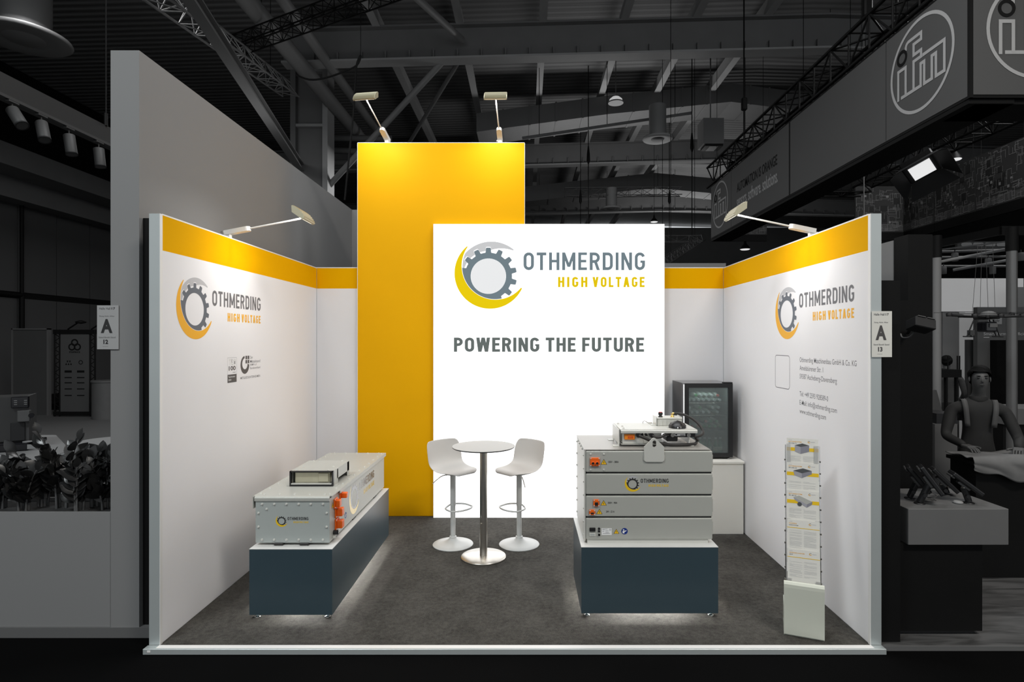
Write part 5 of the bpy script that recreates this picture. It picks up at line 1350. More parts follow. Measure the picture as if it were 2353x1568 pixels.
ob('head', MB().rbox(-.085, .075, -.06, .06, -.05, .03, .006, 1, M), 'black_flat', fl)
for a in (-.07, .005):
    ob('top_plate', MB().box(a, a+.06, -.065, .065, .031, .036, M), 'neutral_mid', fl)
ob('arm', MB().tube(at(2094, 752, 4.5), at(2086, 765, 4.88), .015, 8), 'black_flat', fl); ob('cable', MB().path(smooth_path([at(2102, 760, 4.55), at(2090, 775, 4.6), at(2074, 776, 4.7), at(2070, 768, 4.88)]), .006, 6), 'neutral_mid', fl)

# counter with handheld terminals
ct = thing('device_counter', 'pale slab counter on a black base carrying four terminals', 'counter', (3.0, 4.4, -.009))
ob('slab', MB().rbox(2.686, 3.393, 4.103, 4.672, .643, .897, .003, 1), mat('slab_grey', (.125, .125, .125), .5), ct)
ob('base', MB().box(2.62, 3.235, 4.14, 4.62, .02, .643), 'neutral_black', ct)
ob('base_foot', MB().box(2.62, 3.20, 4.17, 4.60, -.009, .02), 'black_flat', ct)
def terminal(p_base, lean, yaw, h, label, tilt=48):
    t = thing('handheld_terminal', label, 'terminal', p_base, R(yaw), 'handheld terminals on the pale counter')
    ob('base_plate', MB().lathe([(.036, 0), (.036, .005), (.018, .009)], (0, 0, 0), 20), 'black_plastic', t, True)
    top = Vector((math.sin(lean)*h, 0, math.cos(lean)*h))
    ob('arm', MB().tube((0, 0, .012), top, .021, 12, .024), 'black_plastic', t, True)
    ob('clamp_knob', MB().tube(top*.5 + Vector((0, -.045, 0)), top*.5 + Vector((0, .0, 0)), .014, 10), 'black_plastic', t, True)
    ob('ball_joint', MB().lathe([(0, -.02), (.016, -.012), (.02, 0), (.016, .012), (0, .02)], tuple(top), 14), 'steel', t, True)
    M = Matrix.Translation(top + Vector((.01, 0, .035))) @ Matrix.Rotation(R(tilt), 4, 'Y')
    sc = ob('housing', MB().rbox(-.115, .115, -.062, .062, -.014, .016, .007, 2, M), 'black_plastic', t, True)
    ob('screen', MB().rbox(-.095, .08, -.052, .052, .016, .018, .0006, 1, M), 'black_gloss', sc, True)
    ob('grip', MB().rbox(-.116, -.085, -.055, .055, -.028, -.012, .005, 1, M), 'neutral_dark', sc, True)
    ob('bracket', MB().rbox(-.045, .045, -.03, .03, -.034, -.012, .004, 1, M), 'truss_grey', sc, True)
def on_counter(px, py):
    Y = (ZC-.897)*F/(py-PY); return Vector(((px-PX)*Y/F, Y, .8975))
terminal(on_counter(2090, 1146), .35, -28, .125, 'terminal at the left rear, nearest the black panel', 52)
terminal(on_counter(2113, 1158), .38, -26, .155, 'large tilted terminal in front on the counter', 56)
terminal(on_counter(2176, 1138), -.35, -24, .085, 'terminal at the back of the counter, half hidden', 46)
terminal(on_counter(2226, 1157), -.25, -20, .115, 'terminal standing alone near the right end of the counter', 38)
c = on_counter(2142, 1152)
tag(ob('coiled_cable', MB().path(smooth_path([c + Vector((.03*math.cos(i*.9), .045*math.sin(i*.9)*.6, .004+.006*i)) for i in range(10)], 3), .0035, 6), 'truss_grey'), 'grey coiled cable lying between the terminals', 'cable')
c = on_counter(2201, 1157)
tag(ob('small_mouse', MB().lathe([(0, 0), (.030, .001), (.034, .008), (.024, .017), (0, .020)], tuple(c), 20), 'neutral_pale'), 'small pale rounded device left of the lone terminal', 'device')

# columns, canopy, spots
def column(label, x, y, r, h, m):
    t = thing('booth_column', label, 'column', (x, y, -.009), 0, 'round columns of the right neighbour')
    ob('shaft', MB().lathe([(r, -.008), (r, h)], (x, y, 0), 20), m, t); ob('collar', MB().lathe([(r*1.15, h), (r*1.15, h+.30)], (x, y, 0), 20), 'neutral_black', t); ob('foot', MB().lathe([(r*1.8, -.008), (r*1.8, .01), (r, .02)], (x, y, 0), 20), m, t)
column('slim pale column beside the black panel', (2153-PX)*8.0/F, 8.0, .05, ZC+(783-592)*8.0/F, 'neutral_wall')
column('round grey column in front of the hanging drone', (2325-PX)*7.4/F, 7.4, .058, ZC+(783-577)*7.4/F, mat('column_grey', (.15, .15, .15), .3, .3))
cp = thing('canopy_frame', 'black bent canopy frame above the drone', 'frame', (6, 8, 3.3))
def bar(nm, p, q, h, w, m, par):
    p, q = Vector(p), Vector(q); d = (q-p).normalized(); u = d.cross(Vector((0, 0, 1))).normalized()*w; v = Vector((0, 0, h))
    P = [a + s*u + k*v for a in (p, q) for s, k in ((-1, 0), (1, 0), (1, 1), (-1, 1))]
    return ob(nm, MB().add(P, [(0, 1, 2, 3), (7, 6, 5, 4), (0, 4, 5, 1), (1, 5, 6, 2), (2, 6, 7, 3), (3, 7, 4, 0)]), m, par)
bar('fascia', at(2060, 588, 9.4), at(2298, 540, 7.9), .11, .03, 'neutral_black', cp); bar('fascia', at(2298, 540, 7.9), at(2480, 540, 7.9), .115, .03, 'neutral_black', cp)
bar('inner_rail', at(2150, 577, 9.0), at(2310, 557, 9.0), .02, .03, 'neutral_mid', cp)
pb = ob('perforated_beam', MB().box(at(2200, 570, 9.5).x, at(2316, 570, 9.5).x, 9.5, 9.55, at(0, 572, 9.5).z, at(0, 555, 9.5).z), 'neutral_dark', cp)
for i in range(4):
    q = P2(); u_ = at(2222 + i*27, 0, 9.49).x; q.poly(arc(u_+.06, 0, .03, -90, 90, 6) + arc(u_-.06, 0, .03, 90, 270, 6))
    flat('beam_slot', q, ((0, 9.5, at(0, 562, 9.5).z), (1, 0, 0), (0, 0, 1)), 'neutral_pale', pb, .004)
for (a, b, Y) in (((2155, 603), (2318, 572), 8.6), ((2190, 621), (2318, 598), 9.2), ((2155, 592), (2318, 590), 9.8), ((2155, 612), (2318, 612), 10.3), ((2155, 579), (2318, 575), 9.4)):
    ob('ceiling_tube', MB().tube(at(*a, Y), at(*b, Y-.3), .022, 8), 'neutral_wall' if Y < 9.3 else 'neutral_mid', cp)
for px, py, Y, lab in ((2194, 592, 8.7, 'cylinder ceiling spot above the screen, second from the left'), (2168, 622, 9.6, 'cylinder ceiling spot nearest the slim pale column'), (2271, 604, 9.1, 'cylinder ceiling spot left of the grey column, upper'), (2281, 622, 9.6, 'cylinder ceiling spot left of the grey column, lower'), (2346, 591, 8.8, 'cylinder ceiling spot at the right picture edge')):
    c = at(px, py, Y); t = thing('ceiling_spot', lab, 'spotlight', c, 0, 'cylinder spots under the canopy')
    ob('housing', MB().lathe([(.042, -.055), (.045, -.05), (.045, .06), (.04, .065)], tuple(c), 18), 'neutral_mid', t); ob('stem', MB().tube(c + Vector((0, 0, .06)), c + Vector((0, 0, .11)), .008, 6), 'neutral_dark', t); ob('lens', MB().lathe([(0, -.058), (.038, -.056)], tuple(c), 16), 'neutral_pale', t)
# screen and panels behind
def slab(name, label, cat, a, b, y0, y1, Y, m, d=.05, grp=None, floor=False):
    p, q = at(a, y1, Y), at(b, y0, Y); z0 = -.009 if floor else p.z
    return tag(ob(name, MB().box(p.x, q.x, Y, Y+d, z0, q.z), m), label, cat, grp)
mat('screen_pale', (.34, .34, .34), .5, emit=((1, 1, 1), .16), var=.03); mat('panel_105', (.16, .16, .16), .6, var=.03); mat('panel_70', (.075, .075, .075), .6, var=.04); mat('panel_glow', (.30, .30, .30), .5, emit=((1, 1, 1), .10), var=.05)
slab('projection_screen', 'wide pale projection screen behind the hanging drone', 'screen', 2158, 2352, 640, 716, 11.4, 'screen_pale')
slab('wall_board', 'mid grey wall board below the left end of the screen', 'board', 2166, 2204, 717, 960, 11.3, 'panel_105', floor=True)
slab('wall_board', 'bright narrow wall board left of the dark exhibit wall', 'board', 2203, 2247, 717, 960, 11.35, 'panel_glow', floor=True)  # board carries an added faint glow, it is no lamp
slab('side_board', 'grey board at the right picture edge above the dark wall', 'board', 2333, 2420, 660, 720, 11.0, 'panel_105')
ew = thing('exhibit_wall', 'dark exhibit wall with white lettering behind the drone', 'wall', (9.2, 10.7, -.009))
ob('board', MB().box(at(2246, 0, 10.7).x, at(2480, 0, 10.7).x, 10.7, 10.8, -.009, at(0, 706, 10.7).z), 'panel_70', ew)
fr = ((0, 10.7, 0), (1, 0, 0), (0, 0, 1))
def ex(p): return at(p, 0, 10.7).x
def ez(p): return at(0, p, 10.7).z
flat('lettering', txt('Smart Farming. Efficiency meets', .005).fit(ex(2260), ex(2402), ez(773), ez(764)), fr, 'banner_line', ew, .003)
flat('underline', P2().rect(ex(2260), ez(776.6), ex(2273), ez(775)), fr, 'banner_line', ew, .003)
flat('name_plate', P2().rect(ex(2270), ez(745.5), ex(2302), ez(729)), fr, 'neutral_pale', ew, .003)
flat('plate_lettering', txt('hofer').fit(ex(2284), ex(2297), ez(739.5), ez(734)), fr, 'neutral_dark', ew, .005)
dc = ob('display_case', MB().box(ex(2275), ex(2312), 10.3, 10.7, -.009, ez(782)), 'neutral_black', ew); flat('case_label', P2().rect(ex(2279), ez(790), ex(2291), ez(785)), ((0, 10.3, 0), (1, 0, 0), (0, 0, 1)), 'neutral_mid', dc, .003)
slab('info_display', 'small dark upright display with pale sheets left of the exhibit wall', 'display', 2224, 2246, 781, 900, 10.9, 'neutral_dark', .08, floor=True)
hb = thing('high_bench', 'black bar-height bench below the mid grey board', 'bench', at(2180, 868, 10)); 
ob('top', MB().box(at(2155, 0, 10).x, at(2210, 0, 10).x, 10, 10.5, at(0, 868, 10).z, at(0, 850, 10).z), 'neutral_black', hb)
for px in (2158, 2176, 2200): ob('leg', MB().box(at(px, 0, 10).x, at(px+4, 0, 10).x, 10.02, 10.08, -.009, at(0, 868, 10).z), 'neutral_black', hb)
for px in (2178, 2200, 2205): ob('stand_rod', MB().tube((at(px, 0, 10.2).x, 10.2, at(0, 850, 10.2).z), (at(px, 0, 10.2).x, 10.2, at(0, 818, 10.2).z), .012, 6), 'neutral_black', hb)
slab('pedestal', 'pale grey pedestal right behind the broad black panel', 'pedestal', 2148, 2200, 975, 1150, 6.4, 'neutral_mid', .5, floor=True)
bx_ = thing('tool_case', 'black open tool case standing on the pale pedestal', 'case', at(2180, 975, 6.4)); p = at(2152, 975, 6.45)
ob('shell', MB().box(p.x-.02, p.x+.22, 6.42, 6.75, p.z, p.z+.12), 'black_plastic', bx_); ob('open_lid', MB().prism([(0, 0), (.22, 0), (.18, .24), (-.03, .22)], (p.x+.05, 6.74, p.z+.11), (1, 0, 0), (0, .15, 1), (0, .02, 0)), 'neutral_dark', bx_)
wc = thing('white_counter', 'pale counter top at the right edge below the dark wall', 'counter', at(2345, 1000, 8))
ob('top', MB().box(at(2308, 0, 8).x, at(2480, 0, 8).x, 8, 8.6, at(0, 976, 8).z, at(0, 940, 8).z), 'neutral_mid', wc); ob('body', MB().box(at(2312, 0, 8).x, at(2480, 0, 8).x, 8.05, 8.6, -.009, at(0, 976, 8).z), 'neutral_black', wc)
# drone
dn = thing('survey_drone', 'black multirotor drone with landing legs hanging on thin wires', 'drone', at(2270, 775, 6.6))
def D(px, py, dy=0): return at(px, py, 6.6 + dy)
ob('body', MB().rbox(D(2253, 0).x, D(2284, 0).x, 6.5, 6.72, D(0, 734).z, D(0, 724).z, .015, 2), 'black_flat', dn)
ob('canopy', MB().lathe([(.078, 0), (.070, .022), (.045, .038), (0, .045)], tuple(D(2271, 724)), 24), 'neutral_mid', dn)
for px, py, dy in ((2181, 725, -.05), (2208, 728, .25), (2350, 727, -.05), (2325, 724, .3), (2240, 727, -.32), (2300, 727, -.34)):
    c = D(px, py, dy); a = ob('rotor_arm', MB().tube(D(2268, 729), c, .012, 8), 'black_flat', dn)
    ob('motor', MB().lathe([(.028, -.012), (.030, 0), (.030, .022), (.01, .028)], tuple(c), 14), 'black_flat', a)
    ob('rotor_blade', MB().box(c.x-.17, c.x+.17, c.y-.012, c.y+.012, c.z+.028, c.z+.031), 'neutral_black', a)
for sx, (ta, tb_, ba, bb) in ((-1, (2238, 2247, 2222, 2231)), (1, (2273, 2282, 2289, 2297))):
    for a, b in ((ta, ba), (tb_, bb)): ob('leg', MB().tube(D(a, 735), D(b, 773), .007, 6), 'black_flat', dn)
    ob('skid', MB().tube(D(ba-9, 773.5), D(bb+8, 774), .007, 6), 'black_flat', dn)
ob('battery', MB().rbox(D(2226, 0).x, D(2236, 0).x, 6.57, 6.63, D(0, 772).z, D(0, 759).z, .004, 1), 'neutral_dark', dn)
g = ob('camera_gimbal', MB().rbox(D(2256, 0).x, D(2281, 0).x, 6.53, 6.68, D(0, 763).z, D(0, 740).z, .015, 2), 'black_gloss', dn); ob('gimbal_plate', MB().rbox(D(2262, 0).x, D(2279, 0).x, 6.515, 6.53, D(0, 753).z, D(0, 744).z, .003, 1), 'neutral_mid', g)
for a, b in ((2234, 2247), (2252, 2256), (2271, 2265), (2287, 2281)): ob('wire', MB().tube(D(a, 724), at(b, 560, 6.6), .0022, 5), 'neutral_dark', dn)

# visitor seen from behind, leaning over the counter
def skin_body(name, joints, edges, root, m, parent):
    me = bpy.data.meshes.new(name); me.from_pydata([j[0] for j in joints], edges, []); me.update()
    o = bpy.data.objects.new(name, me); C.objects.link(o); o.parent = parent
    me.materials.append(MATS[m])
    md = o.modifiers.new('skin', 'SKIN'); md.use_smooth_shade = True
    if not me.skin_vertices: me.attributes.new('skin', 'SKIN', 'POINT')
    for i, j in enumerate(joints):
        me.skin_vertices[0].data[i].radius = (j[1], j[2] if len(j) > 2 else j[1])
        me.skin_vertices[0].data[i].use_root = (i == root)
    s = o.modifiers.new('sub', 'SUBSURF'); s.levels = 1; s.render_levels = 2
    return o
def skin_layer(me):
    bm = bmesh.new(); bm.from_mesh(me); bm.verts.layers.skin.verify(); bm.to_mesh(me); bm.free()
def person(label, loc, rz, coat, trouser, skin, hair, height=1.84, lean=0.0, group=None, arms=None, strap=None, seed=1):
    t = thing('person', label, 'person', loc, rz, group)
    k = height/1.80
    def J(x, y, z):                      # lean forward (towards -y) above the hips
        if z > .95:
            d = z-.95; return (x*k, (y - d*math.sin(lean))*k, (.95 + d*math.cos(lean))*k)
        return (x*k, y*k, z*k)
    js = []; ed = []
    def add(p, r, r2=None, par=None):
        js.append((p, r*k, (r2 or r)*k)); i = len(js)-1
        if par is not None: ed.append((par, i))
        return i
    pel = add(J(0, 0, .95), .150, .105); wai = add(J(0, -.005, 1.10), .140, .100, pel); che = add(J(0, 0, 1.28), .165, .115, wai); sh = add(J(0, .01, 1.42), .135, .09, che); nk = add(J(0, .01, 1.50), .050, .054, sh)
    he = add(J(0, -.022, 1.59), .058, .074, nk); hm = add(J(0, -.02, 1.68), .079, .096, he); ht = add(J(0, -.012, 1.755), .058, .074, hm)
    A = arms or {-1: ((-.205, .01, 1.38), (-.27, -.05, 1.10), (-.24, -.22, .98), (-.20, -.30, 1.00)), 1: ((.205, .01, 1.38), (.28, -.02, 1.10), (.25, -.20, .97), (.21, -.28, .99))}
    hands = []
    for s in (-1, 1):
        P = A[s]; a = add(J(*P[0]), .068, .062, sh); b = add(J(*P[1]), .047, .047, a); c = add(J(*P[2]), .034, .034, b); hands.append((J(*P[2]), J(*P[3])))
        hp = add(J(s*.095, 0, .88), .092, .092, pel); kn = add(J(s*.11, -.01, .50), .062, .065, hp); an = add(J(s*.115, .02, .09), .042, .046, kn); to = add(J(s*.13, -.12, .04), .040, .032, an)
    me = bpy.data.meshes.new('figure'); me.from_pydata([j[0] for j in js], ed, []); me.update(); skin_layer(me)
    o = bpy.data.objects.new('figure', me); C.objects.link(o); o.parent = t
    for m_ in (coat, trouser, skin, hair): me.materials.append(MATS[m_])
    for i, j in enumerate(js):
        d = me.skin_vertices[0].data[i]; d.radius = (j[1], j[2]); d.use_root = (i == 0)
    md = o.modifiers.new('skin', 'SKIN'); md.use_smooth_shade = True; md.branch_smoothing = .3
    s = o.modifiers.new('sub', 'SUBSURF'); s.levels = 2; s.render_levels = 2
    dg = bpy.context.evaluated_depsgraph_get(); dg.update()
    me2 = bpy.data.meshes.new_from_object(o.evaluated_get(dg))
    bpy.data.objects.remove(o)
    o = bpy.data.objects.new('figure', me2); C.objects.link(o); o.parent = t
    zneck = Vector(J(0, .01, 1.50)).z; hip = .93*k; shoe = .10*k
    hairc = Vector(J(0, .03, 1.70))
    hw = [Vector(h[0]) for h in hands]
    for p in me2.polygons:
        c = p.center; p.use_smooth = True
        if c.z > zneck and (Vector(J(0, 0, 1.55)) - c).length < .4*k: p.material_index = 2
        elif c.z < hip and abs(c.x) < .2*k: p.material_index = 1
        else: p.material_index = 0
    # hair cap, ears, face, hands with fingers
    hc = Vector(J(0, -.010, 1.685)); 
    def ell(c, rx, ry, rz_, cut=None, n=16, mth=10):
        mb = MB(); vs = []; fs = []
        for i in range(mth+1):
            ph = math.pi*i/mth
            for j in range(n):
                th = 2*math.pi*j/n; vs.append(Vector((rx*math.sin(ph)*math.cos(th), ry*math.sin(ph)*math.sin(th), rz_*math.cos(ph))) + Vector(c))
        for i in range(mth):
            for j in range(n): fs.append((i*n+j, i*n+(j+1) % n, (i+1)*n+(j+1) % n, (i+1)*n+j))
        if cut: fs = [f for f in fs if cut(sum((vs[q] for q in f), Vector())/4)]
        mb.add(vs, fs, True); return mb
    def hair_cut(p):
        y = p.y - hc.y; lim = .052 if y < -.055 else (.052 - (y+.055)/.05*.055 if y < -.005 else max(-.003 - (y+.005)*1.1, -.085))
        return p.z > hc.z + lim*k
    mb = ell(hc + Vector((0, .010*k, .010*k)), .090*k, .108*k, .106*k, hair_cut, 36, 28)
    gh = random.Random(seed); fr_ = [(gh.uniform(30, 90), gh.uniform(30, 90), gh.uniform(30, 90), gh.uniform(0, 6)) for _ in range(6)]
    for v in mb.v:
        d = (v-hc).normalized(); v += d*k*sum(.0022*math.sin(a*v.x + b2*v.y + c2*v.z + e) for a, b2, c2, e in fr_)
    ob('hair', mb, hair, t, True)
    for s in (-1, 1):
        ob('ear', ell(hc + Vector((s*.080*k, .006*k, -.015*k)), .009*k, .018*k, .030*k), skin, t, True)
        ob('eye', ell(hc + Vector((s*.031*k, -.086*k, .000*k)), .011*k, .007*k, .006*k), 'black_gloss', t, True)
        ob('eyebrow', ell(hc + Vector((s*.032*k, -.088*k, .018*k)), .019*k, .006*k, .004*k), hair, t, True)
    mb = MB(); n0 = hc + Vector((0, -.090*k, .008*k))
    mb.add([n0, n0 + Vector((-.013*k, .004*k, -.045*k)), n0 + Vector((0, -.020*k, -.042*k)), n0 + Vector((.013*k, .004*k, -.045*k)), n0 + Vector((0, .002*k, -.052*k))], [(0, 1, 2), (0, 2, 3), (1, 4, 2), (2, 4, 3)], True)
    ob('nose', mb, skin, t, True)
    ob('mouth', ell(hc + Vector((0, -.086*k, -.064*k)), .021*k, .006*k, .005*k), trouser, t, True)
    for (w0, w1), s in zip(hands, (-1, 1)):
        w0, w1 = Vector(w0), Vector(w1); d = (w1-w0).normalized(); sd = d.cross(Vector((0, 0, 1))).normalized(); up = sd.cross(d)
        mb = MB(); pa = w0 + d*.045*k
        Mx = Matrix((sd, d, up)).transposed().to_4x4(); Mx.translation = pa
        mb.rbox(-.040*k, .040*k, -.045*k, .045*k, -.014*k, .014*k, .010*k, 2, Mx)
        for q, (off, ln) in enumerate(((-.030, .070), (-.010, .080), (.010, .075), (.030, .058))):
            b0 = pa + d*.042*k + sd*off*k; b1 = b0 + d*ln*.5*k - up*.006*k; b2 = b1 + d*ln*.38*k - up*.024*k
            mb.path([b0, b1, b2], .0085*k, 6)
        b0 = pa - d*.015*k - sd*s*-.038*k; mb.path([b0, b0 + (sd*s*.030 + d*.030)*k, b0 + (sd*s*.036 + d*.062)*k], .0098*k, 6)
        ob('hand', mb, skin, t, True)
    # coat hem and collar
    ob('collar', MB().lathe([(.072*k, 0), (.080*k, .02*k), (.070*k, .05*k)], J(0, .01, 1.455), 18), coat, t, True)
    if strap:
        for s in (-1, 1):
            P = [J(s*.10, -.11, 1.22), J(s*.115, -.09, 1.40), J(s*.12, .0, 1.475), J(s*.12, .10, 1.40), J(s*.11, .125, 1.25)]
            mb = MB(); n = smooth_path(P, 4)
            vs = [p + Vector((dx, 0, 0)) for p in n for dx in (-.022, .022)]
            mb.add(vs, [(2*i, 2*i+1, 2*i+3, 2*i+2) for i in range(len(n)-1)], True); so_ = ob('bag_strap', mb, strap, t, True); md = so_.modifiers.new('thickness', 'SOLIDIFY'); md.thickness = .006
    return t
mat('coat_dark', (.020, .020, .020), .8, var=.3, scale=12, bump=.3, bscale=40); mat('coat_grey', (.055, .055, .055), .8, var=.3, scale=10, bump=.3, bscale=40); mat('coat_pale', (.14, .14, .14), .8, var=.35, scale=7, bump=.5, bscale=18)
mat('trouser_dark', (.014, .014, .014), .85, var=.2); mat('skin_grey', (.085, .085, .085), .55, var=.1); mat('hair_dark', (.006, .006, .006), .7, var=.4, scale=60, spec=.1); mat('strap_grey', (.075, .075, .075), .7)
person('person in dark jacket with grey shoulder straps behind the device counter', Vector(((2243-PX)*5.75/F, 5.75, -.009)), R(-24), 'coat_dark', 'coat_grey', 'skin_grey', 'hair_dark', 1.86, .14, 'visitors at the right neighbour', strap='strap_grey',
    arms={-1: ((-.205, .01, 1.38), (-.27, -.10, 1.12), (-.17, -.33, 1.07), (-.13, -.42, 1.06)), 1: ((.205, .01, 1.38), (.29, -.10, 1.12), (.22, -.34, 1.07), (.19, -.43, 1.06))})
person('small far person in grey coat in front of the mid grey board', Vector(((2176-PX)*10.9/F, 10.9, -.009)), R(150), 'coat_grey', 'trouser_dark', 'skin_grey', 'hair_dark', 1.82, .05, 'visitors at the right neighbour')
# high table with a pale cloth thrown over it
tbx0, tbx1, tby0, tby1, tbz = (2196-PX)*5.3/F, (2420-PX)*5.3/F, 5.10, 5.45, 1.02
t = thing('high_table', 'black high table under the pale crumpled cloth', 'table', ((tbx0+tbx1)/2, 5.28, -.009))
ob('body', MB().box(tbx0+.06, tbx1, tby0+.04, tby1, -.009, tbz-.03), 'neutral_black', t); ob('top', MB().box(tbx0+.02, tbx1, tby0, tby1, tbz-.03, tbz), 'neutral_black', t)
mb = MB(); nx, ny = 56, 26; vs = []; gr = random.Random(5); ph = [(gr.uniform(4, 17), gr.uniform(3, 14), gr.uniform(0, 6), gr.uniform(.003, .009)) for _ in range(9)]
for i in range(nx+1):
    for j in range(ny+1):
        x = tbx0 + (tbx1-tbx0)*i/nx; v = j/ny; w = sum(a*math.sin(p*x + q*v + r) for p, q, r, a in ph)
        drop = (.07 + .20*(i/nx))*(1 + .12*math.sin(x*21))
        if v < .4: z = tbz - drop*(1 - v/.4); y = tby0 - .018 - abs(w)*.6
        else: z = tbz + .02 + abs(w)*1.6; y = tby0 - .018 + (tby1-tby0)*(v-.4)/.6
        vs.append((x, y, z))
mb.add(vs, [(i*(ny+1)+j, (i+1)*(ny+1)+j, (i+1)*(ny+1)+j+1, i*(ny+1)+j+1) for i in range(nx) for j in range(ny)], True)
tag(ob('crumpled_cloth', mb, 'coat_pale', solid=.006), 'pale crumpled cloth thrown over the black high table', 'cloth')

# ================================================================== hanging banner ring with truss
BX, BZ0, BZ1 = 4.72, 4.67, 6.03
bn = thing('hanging_banner', 'long grey hanging fabric banner with outlined round emblem and slogan', 'banner', (BX, 10, BZ0))
seams = [6.23, 7.66, 10.48, 13.45, 14.93]
for i, (a, b) in enumerate(zip(seams[:-1], seams[1:])):
    ob('banner_panel', MB().box(BX, BX+.06, a+.012, b-.012, BZ0+.03, BZ1-.03), 'banner_grey', bn)
ob('frame', MB().box(BX+.004, BX+.10, 6.23, 14.93, BZ0, BZ0+.03).box(BX+.004, BX+.10, 6.23, 14.93, BZ1-.03, BZ1).box(BX+.06, BX+.10, 6.23, 14.93, BZ0+.03, BZ1-.03).box(BX-.002, BX+.06, 10.44, 10.492, BZ0+.03, BZ1-.03), 'banner_black', bn)
ob('bottom_board', MB().box(BX+.01, BX+.5, 6.24, 14.93, BZ0-.05, BZ0), 'banner_black', bn)
b2 = thing('hanging_banner', 'grey hanging banner facing the viewer in the upper right corner', 'banner', (6, 6.2, BZ0))
ob('banner_panel', MB().box(BX+.03, 8.2, 6.20, 6.26, BZ0+.03, BZ1-.03), 'banner_grey', b2); ob('corner_profile', MB().box(BX-.002, BX+.03, 6.20, 6.242, BZ0, BZ1), 'banner_black', b2); ob('frame', MB().box(BX, 8.2, 6.21, 6.30, BZ0, BZ0+.03).box(BX, 8.2, 6.21, 6.30, BZ1-.03, BZ1), 'banner_black', b2)
ob('bottom_board', MB().box(BX+.1, 8.2, 6.26, 6.75, BZ0-.05, BZ0), 'banner_black', b2)
def round_emblem(fr, par, uc, vc, r):
    def S(pts): return [(uc+a*r, vc+b*r) for a, b in pts]
    w = .072*r
    flat('emblem_ring', P2().ring((uc, vc), r*.93, r, 64), fr, 'banner_line', par, .004)
    f_ = [(-.47, .50)] + arc(-.37, .56, .10, 180, 90, 5) + [(.03, .66), (.03, .52), (-.21, .52), (-.21, .29), (.03, .29), (.03, .15), (-.21, .15), (-.21, -.47)]
    m_ = [(.075, .15), (.72, .15), (.72, -.47), (.48, -.47), (.48, .0), (.36, .0), (.36, -.47), (.13, -.47), (.13, .0), (.02, .0), (.02, -.47), (-.63, -.47)]
    i_ = [(-.72, -.51), (-.72, .145), (-.466, .145), (-.466, -.47)]
    for n_, p in enumerate((f_, m_, i_)): flat('emblem_letter', P2().stroke(S(p), w), fr, 'banner_line', par, .003 + .0012*n_)
    flat('emblem_dot', P2().ring((uc-.595*r, vc+.405*r), .11*r, .175*r, 28), fr, 'banner_black', par, .006)
fW = ((BX, 0, 0), (0, -1, 0), (0, 0, 1))
round_emblem(fW, bn, -6.99, 5.40, .565); round_emblem(fW, bn, -14.22, 5.40, .565)
flat('slogan', txt('AUTOMATION IS ORANGE', .012).fit(-13.08, -10.98, 5.40, 5.60), fW, 'banner_black', bn, .004); flat('slogan', txt('sensors. software. solutions.', .016).fit(-13.08, -10.95, 5.06, 5.33), fW, 'banner_line', bn, .004)
round_emblem(((0, 6.20, 0), (1, 0, 0), (0, 0, 1)), b2, 5.42, 5.40, .535)
truss('black_truss', 'black box truss running along the top of the long banner', (BX+.28, 6.0, BZ1+.06), (BX+.28, 15.3, BZ1+.06), .52, 'truss_black', 4, .50, 'black trusses over the right neighbour')
truss('black_truss', 'lower black truss behind the long banner', (7.6, 7.2, 5.55), (7.6, 13.2, 5.55), .42, 'truss_black', 4, .42, 'black trusses over the right neighbour')
truss('black_truss', 'short black cross truss below the long banner', (6.0, 13.4, 5.45), (7.8, 13.4, 5.45), .42, 'truss_black', 4, .42, 'black trusses over the right neighbour')
for px, py, Y, lab in ((1710, 225, 13, 'hoist chain above the far end of the black truss'), (1993, -5, 8.5, 'hoist chain above the middle of the black truss')):
    c = at(px, py, Y); t = thing('chain_hoist', lab, 'hoist', c, 0, 'chain hoists')
    ob('chain', MB().tube(c, (c.x, c.y, 10.4), .012, 6), 'truss_black', t); ob('hook_block', MB().rbox(c.x-.06, c.x+.06, c.y-.05, c.y+.05, c.z-.28, c.z, .02, 1), 'truss_black', t); ob('hook', MB().tube((c.x, c.y, c.z-.28), (c.x, c.y, 6.55), .015, 6), 'truss_black', t)
# pyramid flood lamp
sp = at(2120, 392, 9.5)
pf_ = thing('softlight', 'square black softlight with bright panel and barn doors', 'floodlight', sp)
Mz = Matrix.Translation(sp) @ Matrix.Rotation(R(-34), 4, 'X') @ Matrix.Rotation(R(42), 4, 'Z')
ob('housing', MB().rbox(-.24, .24, -.24, .24, .03, .16, .02, 1, Mz), 'black_flat', pf_); ob('light_panel', MB().box(-.16, .16, -.16, .16, .012, .03, Mz), 'lamp_on', pf_)
for i in range(4):
    Mi = Mz @ Matrix.Rotation(R(90*i), 4, 'Z'); P = [Mi @ Vector(p) for p in ((-.24, -.24, .03), (.24, -.24, .03), (.36, -.42, -.16), (-.36, -.42, -.16))]
    ob('barn_door', MB().add(P + [p + Vector((0, 0, .008)) for p in P], [(0, 1, 2, 3), (7, 6, 5, 4), (0, 4, 5, 1), (1, 5, 6, 2), (2, 6, 7, 3), (3, 7, 4, 0)]), 'black_flat', pf_)
ob('hanger', MB().tube(Mz @ Vector((-.2, 0, .15)), sp + Vector((0, 0, .9)), .012, 6).tube(Mz @ Vector((.2, 0, .15)), sp + Vector((0, 0, .9)), .012, 6).tube(sp + Vector((0, 0, .9)), (sp.x, sp.y, 11), .010, 6), 'black_flat', pf_)
